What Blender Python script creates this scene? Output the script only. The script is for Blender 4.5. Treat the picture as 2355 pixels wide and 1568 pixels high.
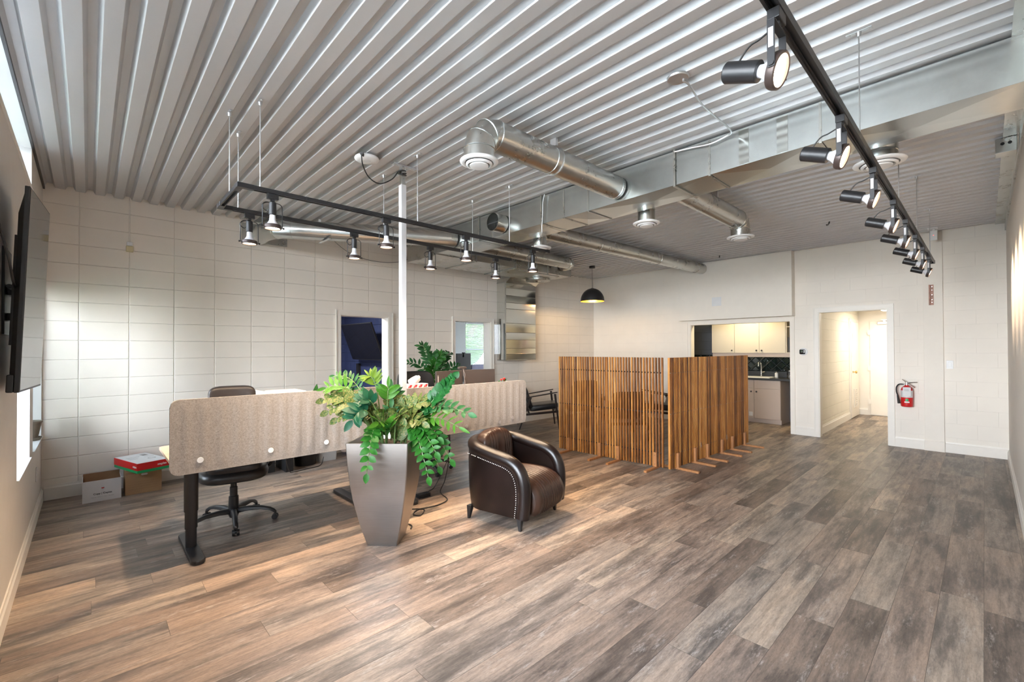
import bpy, bmesh, math, random
from mathutils import Vector, Matrix, Euler
from math import sin, cos, pi, radians
random.seed(7)
scene = bpy.context.scene
COL = scene.collection
for o in list(bpy.data.objects): bpy.data.objects.remove(o)
# ------------------------------------------------------------------ camera
CAM = Vector((0.3417, -6.6054, 1.5306)); YAW, PITCH, ROLL, F = 43.4485, 0.5211, -0.2443, 1029.2414
_y, _p, _r = radians(YAW), radians(PITCH), radians(ROLL)
_fw = Vector((sin(_y)*cos(_p), cos(_y)*cos(_p), sin(_p))); _rt = Vector((cos(_y), -sin(_y), 0)); _up = _rt.cross(_fw)
_R = _rt*cos(_r) + _up*sin(_r); _U = -_rt*sin(_r) + _up*cos(_r)
cd = bpy.data.cameras.new('camera'); cam = bpy.data.objects.new('camera', cd); COL.objects.link(cam)
cam.matrix_world = Matrix(((_R.x, _U.x, -_fw.x, CAM.x), (_R.y, _U.y, -_fw.y, CAM.y), (_R.z, _U.z, -_fw.z, CAM.z), (0, 0, 0, 1)))
cd.sensor_width = 36; cd.lens = F/2355*36; cd.shift_y = 7.5183/2355; cd.clip_start = 0.02; cd.clip_end = 200
scene.camera = cam
# ------------------------------------------------------------------ render look
vs = scene.view_settings
vs.view_transform = 'Standard'; vs.look = 'None'; vs.exposure = 0.96; vs.gamma = 1; vs.use_curve_mapping = False
scene.render.engine = 'CYCLES'
cy = scene.cycles
cy.use_denoising = True
try: cy.denoiser = 'OPENIMAGEDENOISE'
except Exception: pass
cy.max_bounces = 7; cy.diffuse_bounces = 4; cy.glossy_bounces = 4; cy.transmission_bounces = 4; cy.transparent_max_bounces = 8
cy.sample_clamp_indirect = 6; cy.caustics_reflective = False; cy.caustics_refractive = False
# ------------------------------------------------------------------ world: bright hazy sky
w = bpy.data.worlds.new('sky'); scene.world = w; w.use_nodes = True
nt = w.node_tree; nt.nodes.clear()
out = nt.nodes.new('ShaderNodeOutputWorld'); bg = nt.nodes.new('ShaderNodeBackground')
tc = nt.nodes.new('ShaderNodeTexCoord'); sx = nt.nodes.new('ShaderNodeSeparateXYZ'); rp = nt.nodes.new('ShaderNodeValToRGB')
nt.links.new(tc.outputs['Generated'], sx.inputs[0]); nt.links.new(sx.outputs[2], rp.inputs[0])
rp.color_ramp.elements[0].position = 0.0; rp.color_ramp.elements[0].color = (0.93, 0.97, 1.0, 1)
rp.color_ramp.elements[1].position = 0.9; rp.color_ramp.elements[1].color = (0.62, 0.78, 1.0, 1)
nt.links.new(rp.outputs[0], bg.inputs[0]); bg.inputs[1].default_value = 22.0
nt.links.new(bg.outputs[0], out.inputs[0])
L, W, H = 9.372, 6.8216, 3.2126
SPOT_W, PEND_W = 80.0, 14.0          # watts in the lamps
WARM = (1.0, 0.74, 0.50)
def area(name, loc, rot, sx_, sy_, energy=0, color=(1, 1, 1), portal=False, parent=None):
    ld = bpy.data.lights.new(name, 'AREA'); ld.shape = 'RECTANGLE'; ld.size = sx_; ld.size_y = sy_; ld.energy = energy; ld.color = color
    if portal: ld.cycles.is_portal = True
    o = bpy.data.objects.new(name, ld); COL.objects.link(o); o.location = loc; o.rotation_euler = rot
    if parent: o.parent = parent
    return o
PX = (0, -pi/2, 0)      # faces +x
PY = (-pi/2, 0, 0)      # faces -y
# sky portals: they emit nothing, they guide the daylight through the window openings
for (y0, y1, z0, z1) in ((-2.18, -1.27, 0.65, 2.3), (-6.7, -1.22, 2.86, 3.18), (-1.0, -0.03, 0.65, 2.2), (-6.3, -3.7, 0.65, 2.7)):
    area('sky_portal', (-0.27, (y0+y1)/2, (z0+z1)/2), PX, z1-z0, y1-y0, portal=True)
area('sky_portal', (8.6, 3.72, 1.6), PY, 1.5, 1.4, portal=True)
area('sky_portal', (2.3, 4.12, 1.6), PY, 1.6, 1.4, portal=True)
area('sky_portal', (1.6, -6.93, 1.5), (pi/2, 0, 0), 1.6, 2.2, portal=True) if False else None

# ------------------------------------------------------------------ helpers
class MB:
    """collects shapes into one mesh; org is subtracted so that parts sit in their thing's frame"""
    def __init__(s, org=(0, 0, 0)): s.bm = bmesh.new(); s.o = Vector(org); s.M = None
    def v(s, p):
        p = Vector(p)
        if s.M is not None: p = s.M @ p
        return s.bm.verts.new(p - s.o)
    def f(s, vs_):
        try: return s.bm.faces.new(vs_)
        except ValueError: return None
    def box(s, x0, x1, y0, y1, z0, z1):
        c = [s.v((x, y, z)) for z in (z0, z1) for y in (y0, y1) for x in (x0, x1)]
        for q in ((0, 2, 3, 1), (4, 5, 7, 6), (0, 1, 5, 4), (2, 6, 7, 3), (0, 4, 6, 2), (1, 3, 7, 5)): s.f([c[i] for i in q])
        return s
    def loft(s, rings, cap0=True, cap1=True, closed=True):
        R = [[s.v(p) for p in r] for r in rings]
        n = len(R[0])
        for a, b in zip(R, R[1:]):
            for i in range(n if closed else n-1):
                j = (i+1) % n; s.f([a[i], a[j], b[j], b[i]])
        if cap0: s.f(R[0][::-1])
        if cap1: s.f(R[-1])
        return s
    def ring(s, c, ax, r, n, e=None, sc=1.0):
        c = Vector(c); ax = Vector(ax).normalized()
        e = Vector(e) if e is not None else (Vector((0, 0, 1)) if abs(ax.z) < .9 else Vector((1, 0, 0)))
        u = (e - ax*e.dot(ax)).normalized(); v_ = ax.cross(u)
        return [c + (u*cos(2*pi*i/n)*sc + v_*sin(2*pi*i/n))*r for i in range(n)]
    def cyl(s, p0, p1, r0, r1=None, n=20, cap=True):
        r1 = r0 if r1 is None else r1; ax = Vector(p1)-Vector(p0)
        return s.loft([s.ring(p0, ax, r0, n), s.ring(p1, ax, r1, n)], cap, cap)
    def tube(s, pts, r, n=8, cap=True, sc=1.0):
        pts = [Vector(p) for p in pts]; rs = r if isinstance(r, (list, tuple)) else [r]*len(pts); rings = []
        e = None
        for i, p in enumerate(pts):
            t = (pts[min(i+1, len(pts)-1)] - pts[max(i-1, 0)]).normalized()
            if e is None: e = Vector((0, 0, 1)) if abs(t.z) < .9 else Vector((1, 0, 0))
            e = (e - t*e.dot(t)).normalized()
            rings.append(s.ring(p, t, rs[i], n, e, sc))
        return s.loft(rings, cap, cap)
    def lathe(s, prof, c, n=28, axis=(0, 0, 1), cap=False):
        c = Vector(c); ax = Vector(axis).normalized()
        return s.loft([s.ring(c+ax*z, ax, max(r, 1e-4), n) for r, z in prof], cap, cap)
    def prism(s, poly, d, closed=True):
        """poly: 3d points, extruded by vector d"""
        d = Vector(d); return s.loft([[Vector(p) for p in poly], [Vector(p)+d for p in poly]])
    def sell(s, c, sz, e1=.35, e2=.35, nu=20, nv=32, fn=None):
        """superellipsoid cushion"""
        c = Vector(c); rings = []
        pw = lambda t, e: math.copysign(abs(t)**e, t)
        for i in range(nu+1):
            u = -pi/2 + pi*i/nu; r = []
            for j in range(nv):
                a = 2*pi*j/nv
                p = Vector((sz[0]*pw(cos(u), e1)*pw(cos(a), e2), sz[1]*pw(cos(u), e1)*pw(sin(a), e2), sz[2]*pw(sin(u), e1)))
                if fn: p = fn(p)
                r.append(c+p)
            rings.append(r)
        R = [[s.v(p) for p in r] for r in rings[1:-1]]
        b = s.v(rings[0][0]); t = s.v(rings[-1][0])
        for A, B in zip(R, R[1:]):
            for j in range(nv): s.f([A[j], A[(j+1) % nv], B[(j+1) % nv], B[j]])
        for j in range(nv): s.f([b, R[0][(j+1) % nv], R[0][j]]); s.f([t, R[-1][j], R[-1][(j+1) % nv]])
        return s
    def each(s, name, m, parent=None, **k):
        """one object per loose piece"""
        bm = s.bm; bm.verts.ensure_lookup_table(); seen = set(); outs = []
        for v0 in bm.verts:
            if v0 in seen: continue
            st = [v0]; isl = []; seen.add(v0)
            while st:
                q = st.pop(); isl.append(q)
                for e in q.link_edges:
                    o_ = e.other_vert(q)
                    if o_ not in seen: seen.add(o_); st.append(o_)
            nb = MB(); mp = {q: nb.bm.verts.new(q.co) for q in isl}; done = set()
            for q in isl:
                for f in q.link_faces:
                    if f not in done: done.add(f); nb.bm.faces.new([mp[x] for x in f.verts])
            outs.append(nb.build(name, m, parent, **k))
        bm.free(); return outs
    def build(s, name, m, parent=None, smooth=False, bevel=0, loc=None, seg=2, fix=True, ang=40):
        if fix: bmesh.ops.recalc_face_normals(s.bm, faces=s.bm.faces)
        me = bpy.data.meshes.new(name); s.bm.to_mesh(me); s.bm.free()
        if isinstance(m, (list, tuple)):
            for mm in m: me.materials.append(mm)
        else: me.materials.append(m)
        o = bpy.data.objects.new(name, me); COL.objects.link(o)
        if parent: o.parent = parent
        if loc is not None: o.location = loc
        if bevel:
            b = o.modifiers.new('bevel', 'BEVEL'); b.width = bevel; b.segments = seg; b.limit_method = 'ANGLE'; b.angle_limit = radians(40); b.harden_normals = False
        if smooth:
            for p in me.polygons: p.use_smooth = True
            if ang < 180:
                me.set_sharp_from_angle(angle=radians(ang))
        return o
def tag(o, label=None, cat=None, group=None, kind=None):
    if label: o['label'] = label
    if cat: o['category'] = cat
    if group: o['group'] = group
    if kind: o['kind'] = kind
    return o
def empty(name, loc=(0, 0, 0), rz=0, label=None, cat=None, group=None):
    o = bpy.data.objects.new(name, None); COL.objects.link(o); o.location = loc; o.rotation_euler = (0, 0, rz); o.empty_display_size = .1
    return tag(o, label, cat, group)
def copy_tree(o, parent=None):
    c = o.copy(); COL.objects.link(c); c.parent = parent
    for ch in o.children: copy_tree(ch, c)
    return c
def struct(mb, name, m, **k):
    o = mb.build(name, m, **k)
    if o.parent is None: o['kind'] = 'structure'
    return o
def text(name, s, size, m, loc, rot, parent=None, ext=.0005, align='CENTER', bold=False):
    cu = bpy.data.curves.new(name, 'FONT'); cu.body = s; cu.size = size; cu.extrude = ext; cu.align_x = align; cu.align_y = 'CENTER'
    if bold: cu.offset = size*.02
    o = bpy.data.objects.new(name, cu); COL.objects.link(o); cu.materials.append(m); o.location = loc; o.rotation_euler = rot
    if parent: o.parent = parent
    dg = bpy.context.evaluated_depsgraph_get(); dg.update()
    me = bpy.data.meshes.new_from_object(o.evaluated_get(dg)); n_ = bpy.data.objects.new(name, me); COL.objects.link(n_)
    if not me.materials: me.materials.append(m)
    n_.location = loc; n_.rotation_euler = rot
    if parent: n_.parent = parent
    bpy.data.objects.remove(o); return n_
# ------------------------------------------------------------------ materials
class NT:
    def __init__(s, name):
        s.m = bpy.data.materials.new(name); s.m.use_nodes = True; s.t = s.m.node_tree; s.b = s.t.nodes['Principled BSDF']
    def n(s, typ, **k):
        x = s.t.nodes.new(typ)
        for a, b in k.items():
            if a.startswith('i_'):
                key = a[2:]; key = int(key) if key.isdigit() else key.replace('_', ' ')
                x.inputs[key].default_value = b
            else: setattr(x, a, b)
        return x
    def l(s, a, b): s.t.links.new(a, b)
    def math(s, op, a, b=None, c=None):
        x = s.n('ShaderNodeMath', operation=op)
        for i, q in enumerate((a, b, c)):
            if q is None: continue
            if isinstance(q, (int, float)): x.inputs[i].default_value = q
            else: s.l(q, x.inputs[i])
        return x.outputs[0]
    def mix(s, f, a, b, typ='MIX'):
        x = s.n('ShaderNodeMix', data_type='RGBA', blend_type=typ)
        for i, q in ((0, f), (6, a), (7, b)):
            if isinstance(q, (int, float, tuple)): x.inputs[i].default_value = q if not isinstance(q, tuple) else (*q, 1)[:4]
            else: s.l(q, x.inputs[i])
        return x.outputs[2]
    def ramp(s, f, *st):
        x = s.n('ShaderNodeValToRGB'); s.l(f, x.inputs[0]); cr = x.color_ramp
        while len(cr.elements) < len(st): cr.elements.new(.5)
        for e, (p, c) in zip(cr.elements, st): e.position = p; e.color = (*c, 1)
        return x.outputs[0]
    def obj(s): return s.n('ShaderNodeTexCoord').outputs['Object']
    def noise(s, vec, scale=5, detail=4, rough=.55, sc3=None):
        if sc3:
            mp = s.n('ShaderNodeMapping'); s.l(vec, mp.inputs[0]); mp.inputs['Scale'].default_value = sc3; vec = mp.outputs[0]
        x = s.n('ShaderNodeTexNoise'); s.l(vec, x.inputs['Vector']); x.inputs['Scale'].default_value = scale; x.inputs['Detail'].default_value = detail; x.inputs['Roughness'].default_value = rough
        return x.outputs[0]
    def bump(s, h, dist, strength=1):
        x = s.n('ShaderNodeBump'); x.inputs['Strength'].default_value = strength; x.inputs['Distance'].default_value = dist; s.l(h, x.inputs['Height'])
        s.l(x.outputs[0], s.b.inputs['Normal']); return x
def mat(name, col, rough=.5, metal=0.0, spec=.5, noise=0, nscale=8, nsc3=None, bump=0, bscale=60, coat=0, emis=0, ecol=None, alpha=None, aniso=0):
    k = NT(name); b = k.b
    b.inputs['Base Color'].default_value = (*col, 1); b.inputs['Roughness'].default_value = rough; b.inputs['Metallic'].default_value = metal
    b.inputs['Specular IOR Level'].default_value = spec; b.inputs['Coat Weight'].default_value = coat
    if aniso: b.inputs['Anisotropic'].default_value = aniso
    if noise:
        f = k.noise(k.obj(), nscale, 4, .6, nsc3)
        k.l(k.ramp(f, (.3, tuple(c*(1-noise) for c in col)), (.7, tuple(min(1, c*(1+noise)) for c in col))), b.inputs['Base Color'])
    if bump: k.bump(k.noise(k.obj(), bscale, 3, .6), bump)
    if emis: b.inputs['Emission Color'].default_value = (*(ecol or col), 1); b.inputs['Emission Strength'].default_value = emis
    return k.m
M = {}
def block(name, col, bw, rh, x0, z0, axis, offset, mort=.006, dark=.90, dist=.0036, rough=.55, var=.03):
    """painted concrete block; the course lines and joints are bumped in"""
    k = NT(name); sp = k.n('ShaderNodeSeparateXYZ'); k.l(k.obj(), sp.inputs[0])
    a = k.math('SUBTRACT', sp.outputs[axis], x0 - bw*100); z = k.math('SUBTRACT', sp.outputs[2], z0 - rh*100)
    row = k.math('FLOOR', k.math('DIVIDE', z, rh))
    if offset:
        par = k.math('MODULO', row, 2.0); a = k.math('ADD', a, k.math('MULTIPLY', par, bw*offset))
    def edge(v, p):
        f = k.math('MODULO', v, p); return k.math('MINIMUM', f, k.math('SUBTRACT', p, f))
    # joints wander a little
    nz = k.math('MULTIPLY', k.math('SUBTRACT', k.noise(k.obj(), 9, 2), .5), .004)
    ex = k.math('ADD', edge(a, bw), nz); ez = k.math('ADD', edge(z, rh), nz)
    e = k.math('MINIMUM', ex, ez)
    h = k.math('SMOOTH_MIN', k.math('DIVIDE', e, mort), 1.0, .3)
    fine = k.noise(k.obj(), 130, 3, .7)
    k.bump(k.math('ADD', h, k.math('MULTIPLY', fine, .10)), dist, 1)
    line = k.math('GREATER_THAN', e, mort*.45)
    cn = k.noise(k.obj(), 1.6, 3, .6)
    col1 = k.ramp(cn, (.3, tuple(c*(1-var) for c in col)), (.7, tuple(min(1, c*(1+var)) for c in col)))
    k.l(k.mix(line, tuple(c*dark for c in col), col1), k.b.inputs['Base Color'])  # thin shade along the joints is painted in as a darker colour
    k.b.inputs['Roughness'].default_value = rough; k.b.inputs['Specular IOR Level'].default_value = .35
    return k.m
CREAM = (.89, .83, .75)
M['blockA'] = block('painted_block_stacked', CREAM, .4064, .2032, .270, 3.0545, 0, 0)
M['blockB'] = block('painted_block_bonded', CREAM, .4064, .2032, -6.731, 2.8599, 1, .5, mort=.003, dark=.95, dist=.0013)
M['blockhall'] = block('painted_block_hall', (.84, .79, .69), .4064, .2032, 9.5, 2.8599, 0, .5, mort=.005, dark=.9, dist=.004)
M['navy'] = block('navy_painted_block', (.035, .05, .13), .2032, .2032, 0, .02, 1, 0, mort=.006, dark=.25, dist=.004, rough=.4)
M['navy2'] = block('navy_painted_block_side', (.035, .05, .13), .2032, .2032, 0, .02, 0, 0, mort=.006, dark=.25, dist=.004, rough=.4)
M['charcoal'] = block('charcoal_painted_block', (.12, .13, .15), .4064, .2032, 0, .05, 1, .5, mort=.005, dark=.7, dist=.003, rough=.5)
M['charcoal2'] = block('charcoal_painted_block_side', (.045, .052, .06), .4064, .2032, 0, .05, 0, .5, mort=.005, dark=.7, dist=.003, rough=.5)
M['drywall'] = mat('beige_drywall', (.70, .65, .595), .6, bump=.0006, bscale=90, noise=.02)
M['drywall_w'] = mat('cream_drywall', (.88, .82, .74), .6, bump=.0004, bscale=90, noise=.015)
M['grey_wall'] = mat('grey_painted_wall', (.42, .45, .46), .6, noise=.02)
M['trim'] = mat('white_trim_paint', (.85, .805, .74), .4, noise=.015)
M['polew'] = mat('off_white_enamel', (.66, .65, .66), .4, noise=.02)
M['white'] = mat('white_paint', (.86, .86, .85), .45, noise=.01)
M['ceil_w'] = mat('white_ceiling', (.85, .83, .78), .7, noise=.01)
M['black'] = mat('black_plastic', (.012, .012, .013), .42, noise=.1)
M['blackm'] = mat('black_powder_coat', (.02, .02, .022), .38, metal=.2, noise=.1)
M['blackg'] = mat('black_gloss_panel', (.006, .006, .007), .06, noise=.02)
M['darkgrey'] = mat('dark_grey_plastic', (.06, .06, .065), .45, noise=.05)
M['rubber'] = mat('rubber', (.02, .02, .02), .7, noise=.1)
M['steel'] = mat('zinc_steel', (.62, .63, .64), .35, metal=.9, noise=.08)
M['chrome'] = mat('chrome', (.75, .75, .76), .12, metal=1, noise=.03)
M['brass'] = mat('brass', (.75, .52, .2), .2, metal=1, noise=.05)
M['bulb'] = mat('white_bulb_glass', (.82, .82, .86), .3, noise=.01)
M['lens'] = mat('lit_lens', (1, .9, .75), .4, emis=14, ecol=(1.0, .80, .58), noise=.01)
M['gold_in'] = mat('gold_lined_shade', (.9, .52, .08), .35, metal=.8, noise=.06)
M['hall_light'] = mat('lit_diffuser', (1, .95, .85), .5, emis=5, ecol=(1.0, .93, .8), noise=.01)
M['white_pl'] = mat('white_plastic', (.78, .78, .78), .35, noise=.02)
M['cabinet'] = mat('pinkish_laminate', (.60, .49, .42), .45, noise=.02, nscale=3)
M['cab_up'] = mat('cream_laminate', (.57, .51, .42), .45, noise=.02, nscale=3)
M['counter'] = mat('charcoal_worktop', (.035, .036, .04), .35, noise=.2, nscale=60)
M['tile'] = mat('black_green_glazed_tile', (.008, .014, .013), .05, noise=.1, spec=.8)
M['soil'] = mat('soil', (.03, .02, .014), .9, noise=.3, bump=.01, bscale=40)
M['ceramic'] = mat('grey_brown_pot', (.20, .17, .13), .7, noise=.12)
M['woodtop'] = mat('pale_wood_desktop', (.66, .49, .37), .4, noise=.08, nscale=6, nsc3=(1, 12, 1))
M['kraft'] = mat('kraft_cardboard', (.40, .245, .13), .75, noise=.06, nscale=12)
M['kraft_d'] = mat('kraft_inside', (.30, .16, .08), .8, noise=.08, nscale=9)
M['boxwhite'] = mat('white_printed_card', (.70, .69, .70), .5, noise=.02)
M['red'] = mat('red_print', (.62, .012, .015), .4, noise=.03)
M['green'] = mat('green_print', (.01, .36, .12), .4, noise=.03)
M['ink'] = mat('black_ink', (.02, .02, .022), .5, noise=.02)
M['greyink'] = mat('grey_ink', (.25, .26, .26), .5, noise=.02)
M['whiteink'] = mat('white_ink', (.85, .83, .83), .5, noise=.02)
M['tissue'] = mat('tissue_paper', (.85, .76, .74), .8, noise=.03)
M['pinkprint'] = mat('pink_print', (.62, .12, .34), .5, noise=.15, nscale=60)
M['copper'] = mat('reddish_wood_bracket', (.42, .22, .16), .5, noise=.25, nscale=40)
M['grass'] = mat('pavement', (.26, .26, .235), .9, noise=.35, nscale=3, bump=.03, bscale=20)
M['hedge'] = mat('hedge_leaves', (.055, .12, .025), .7, noise=.7, nscale=7, bump=.1, bscale=9)
M['slatb'] = mat('white_blind_slat', (.62, .66, .68), .5, noise=.02)
M['purple'] = mat('grey_purple_fabric', (.13, .13, .19), .7, noise=.1)
M['brownmon'] = mat('brown_black_monitor_back', (.055, .045, .042), .35, noise=.04)
def glass():
    k = NT('clear_glass'); t = k.t; b = k.b
    tr = k.n('ShaderNodeBsdfTransparent'); gl = k.n('ShaderNodeBsdfGlossy'); gl.inputs['Roughness'].default_value = .02
    fr = k.n('ShaderNodeFresnel'); fr.inputs['IOR'].default_value = 1.45
    geo = k.noise(k.obj(), 2, 1); mr = k.math('MULTIPLY', fr.outputs[0], k.math('ADD', k.math('MULTIPLY', geo, .1), .85))
    mx = k.n('ShaderNodeMixShader'); k.l(mr, mx.inputs[0]); k.l(tr.outputs[0], mx.inputs[1]); k.l(gl.outputs[0], mx.inputs[2])
    k.l(mx.outputs[0], t.nodes['Material Output'].inputs['Surface']); return k.m
M['glass'] = glass()
def galv(name, col=(.60, .63, .62), rough=.30, sc=5, streak=None, metal=.95, con=.10):
    """galvanised sheet: soft spangle"""
    k = NT(name); v = k.obj()
    n1 = k.noise(v, sc, 5, .65, streak); vo = k.n('ShaderNodeTexVoronoi'); vo.inputs['Scale'].default_value = 80; k.l(v, vo.inputs['Vector'])
    s = k.n('ShaderNodeSeparateColor'); k.l(vo.outputs['Color'], s.inputs[0])
    f = k.math('ADD', k.math('MULTIPLY', n1, .93), k.math('MULTIPLY', s.outputs[0], .07))
    k.l(k.ramp(f, (.25, tuple(c*(1-con) for c in col)), (.75, tuple(min(1, c*(1+con)) for c in col))), k.b.inputs['Base Color'])
    k.b.inputs['Metallic'].default_value = metal
    rr = k.math('ADD', k.math('MULTIPLY', f, .08), rough-.03); k.l(rr, k.b.inputs['Roughness'])
    k.bump(k.noise(v, 1.6, 2, .4, streak), .004, .12)
    return k.m
M['galv'] = galv('galvanised_sheet', (.58, .60, .585), .24)
M['galv_dull'] = galv('galvanised_sheet_satin', (.53, .525, .495), .27)
M['galv_shiny'] = galv('galvanised_sheet_shiny', (.62, .62, .58), .12, sc=2)
M['deck'] = galv('steel_roof_deck', (.57, .565, .57), .46, sc=1.2, streak=(1, .15, 1), metal=.42, con=.05)
def floor_mat():
    k = NT('grey_brown_vinyl_plank'); PW, PL = .1872, 1.22
    sp = k.n('ShaderNodeSeparateXYZ'); k.l(k.obj(), sp.inputs[0]); x, y = sp.outputs[0], sp.outputs[1]
    yy = k.math('DIVIDE', k.math('ADD', y, 6.589+PW*40), PW); row = k.math('FLOOR', yy); fy = k.math('FRACT', yy)
    wn = k.n('ShaderNodeTexWhiteNoise', noise_dimensions='1D'); k.l(row, wn.inputs['W'])
    xx = k.math('ADD', k.math('DIVIDE', k.math('ADD', x, 20), PL), k.math('MULTIPLY', wn.outputs[0], 1.0)); colx = k.math('FLOOR', xx); fx = k.math('FRACT', xx)
    cb = k.n('ShaderNodeCombineXYZ'); k.l(row, cb.inputs[0]); k.l(colx, cb.inputs[1])
    w2 = k.n('ShaderNodeTexWhiteNoise', noise_dimensions='3D'); k.l(cb.outputs[0], w2.inputs['Vector'])
    rnd = w2.outputs[0]; s2 = k.n('ShaderNodeSeparateColor'); k.l(w2.outputs[1], s2.inputs[0])
    # grain coordinates shifted per plank
    cg = k.n('ShaderNodeCombineXYZ'); k.l(k.math('ADD', x, k.math('MULTIPLY', rnd, 37)), cg.inputs[0]); k.l(k.math('ADD', y, k.math('MULTIPLY', s2.outputs[1], 13)), cg.inputs[1])
    base = k.ramp(rnd, (.0, (.155, .118, .095)), (.22, (.222, .170, .138)), (.5, (.285, .220, .178)), (.72, (.24, .20, .17)), (1., (.385, .300, .232)))
    g1 = k.noise(cg.outputs[0], 3.0, 6, .70, (1, 11, 1)); g2 = k.noise(cg.outputs[0], 1.0, 6, .68, (1.1, 5.5, 1)); g3 = k.noise(cg.outputs[0], 16, 7, .8, (1, 5, 1)); g4 = k.noise(cg.outputs[0], 42, 4, .8, (1, 3, 1))
    c = k.mix(1.0, base, k.ramp(g2, (.38, (1.25, 1.20, 1.15)), (.49, (.98, .98, .98)), (.56, (.60, .61, .63)), (.66, (.36, .375, .40))), 'MULTIPLY')
    c = k.mix(.75, c, k.ramp(g1, (.32, (.52, .51, .50)), (.52, (1.0, .98, .96)), (.72, (1.45, 1.40, 1.34))), 'MULTIPLY')
    c = k.mix(.45, c, k.ramp(g3, (.38, (.50, .49, .48)), (.5, (1.0, 1.0, 1.0)), (.64, (1.22, 1.21, 1.20))), 'MULTIPLY')
    c = k.mix(.35, c, k.ramp(g4, (.4, (.6, .6, .6)), (.55, (1.12, 1.12, 1.12))), 'MULTIPLY')
    gl = k.noise(cg.outputs[0], 2.6, 6, .75, (1, 4.5, 1))
    lite = k.math('MULTIPLY', k.math('MULTIPLY', k.ramp(gl, (.55, (0, 0, 0)), (.63, (1, 1, 1))), k.ramp(g3, (.45, (0, 0, 0)), (.58, (1, 1, 1)))), .6)
    c = k.mix(lite, c, (.42, .375, .335))
    def edge(f, p): return k.math('MULTIPLY', k.math('MINIMUM', f, k.math('SUBTRACT', 1.0, f)), p)
    e = k.math('MINIMUM', edge(fy, PW), edge(fx, PL))
    ln = k.math('GREATER_THAN', e, .0008)
    c = k.mix(ln, (.075, .056, .044), c)
    k.l(c, k.b.inputs['Base Color'])
    k.l(k.math('ADD', k.math('MULTIPLY', g3, .18), .33), k.b.inputs['Roughness']); k.b.inputs['Specular IOR Level'].default_value = .45
    hh = k.math('ADD', k.math('SMOOTH_MIN', k.math('DIVIDE', e, .002), 1.0, .2), k.math('MULTIPLY', g3, .35))
    k.bump(hh, .0009)
    return k.m
M['floor'] = floor_mat()
def felt():
    k = NT('heathered_beige_felt'); v = k.obj()
    n = k.noise(v, 190, 4, .85); n2 = k.noise(v, 70, 5, .75); f = k.math('ADD', k.math('MULTIPLY', n, .6), k.math('MULTIPLY', n2, .4))
    k.l(k.ramp(f, (.36, (.17, .148, .132)), (.47, (.30, .265, .238)), (.56, (.37, .33, .30)), (.68, (.50, .45, .41))), k.b.inputs['Base Color'])
    k.b.inputs['Roughness'].default_value = .95; k.b.inputs['Specular IOR Level'].default_value = .1; k.b.inputs['Sheen Weight'].default_value = .25
    k.bump(n, .002, .6); return k.m
M['felt'] = felt()
def leather(name, a, b, rough=.32, coat=.15, sc=6):
    k = NT(name); v = k.obj()
    k.l(k.ramp(k.noise(v, sc, 4, .6), (.3, a), (.7, b)), k.b.inputs['Base Color']); k.b.inputs['Roughness'].default_value = rough; k.b.inputs['Coat Weight'].default_value = coat; k.b.inputs['Coat Roughness'].default_value = .3; k.b.inputs['Specular IOR Level'].default_value = .38
    k.bump(k.noise(v, 220, 3, .7), .0006, .7); return k.m
M['leather'] = leather('dark_brown_leather', (.004, .0022, .002), (.009, .0042, .0036), .30, .10)
M['leather_rib'] = mat('brown_ribbed_leather', (.034, .0155, .0095), .33, spec=.4, noise=.25, nscale=6)
M['leather_blk'] = leather('black_leather', (.013, .013, .014), (.022, .022, .024), .34, .2)
M['leather_bb'] = leather('brown_black_leather', (.03, .024, .022), (.045, .036, .032), .40, .1)
def slatwood():
    k = NT('oiled_acacia_slat'); v = k.obj(); oi = k.n('ShaderNodeObjectInfo')
    ad = k.n('ShaderNodeVectorMath', operation='ADD'); k.l(v, ad.inputs[0]); cb = k.n('ShaderNodeCombineXYZ'); k.l(k.math('MULTIPLY', oi.outputs['Random'], 50), cb.inputs[2]); k.l(cb.outputs[0], ad.inputs[1])
    n = k.noise(ad.outputs[0], 4, 4, .6, (8, 8, .9)); n2 = k.noise(ad.outputs[0], 1.3, 2, .5, (1, 1, 1.6))
    f = k.math('ADD', k.math('ADD', k.math('MULTIPLY', n, .42), k.math('MULTIPLY', n2, .30)), k.math('MULTIPLY', oi.outputs['Random'], .32))
    k.l(k.ramp(f, (.32, (.09, .030, .008)), (.46, (.24, .085, .018)), (.58, (.42, .165, .034)), (.74, (.62, .30, .085))), k.b.inputs['Base Color'])
    k.b.inputs['Roughness'].default_value = .42; k.bump(n, .0008, .5); return k.m
M['slat'] = slatwood()
M['slatfoot'] = mat('oiled_acacia_foot', (.36, .16, .06), .45, noise=.2, nscale=5, nsc3=(9, 9, 1))
M['darkwood'] = mat('dark_walnut_frame', (.022, .014, .012), .35, noise=.3, nscale=8, nsc3=(1, 1, 6))
def brushed():
    k = NT('brushed_pewter_metal'); v = k.obj()
    n = k.noise(v, 6, 5, .7, (1, 1, 90)); n2 = k.noise(v, 2.2, 3, .6)
    f = k.math('ADD', k.math('MULTIPLY', n, .5), k.math('MULTIPLY', n2, .5))
    k.l(k.ramp(f, (.3, (.30, .285, .275)), (.7, (.42, .40, .385))), k.b.inputs['Base Color'])
    k.b.inputs['Metallic'].default_value = 1.0; k.l(k.math('ADD', k.math('MULTIPLY', n, .2), .24), k.b.inputs['Roughness']); k.b.inputs['Anisotropic'].default_value = .4
    k.bump(n, .0006, .4); return k.m
M['planter'] = brushed()
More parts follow.
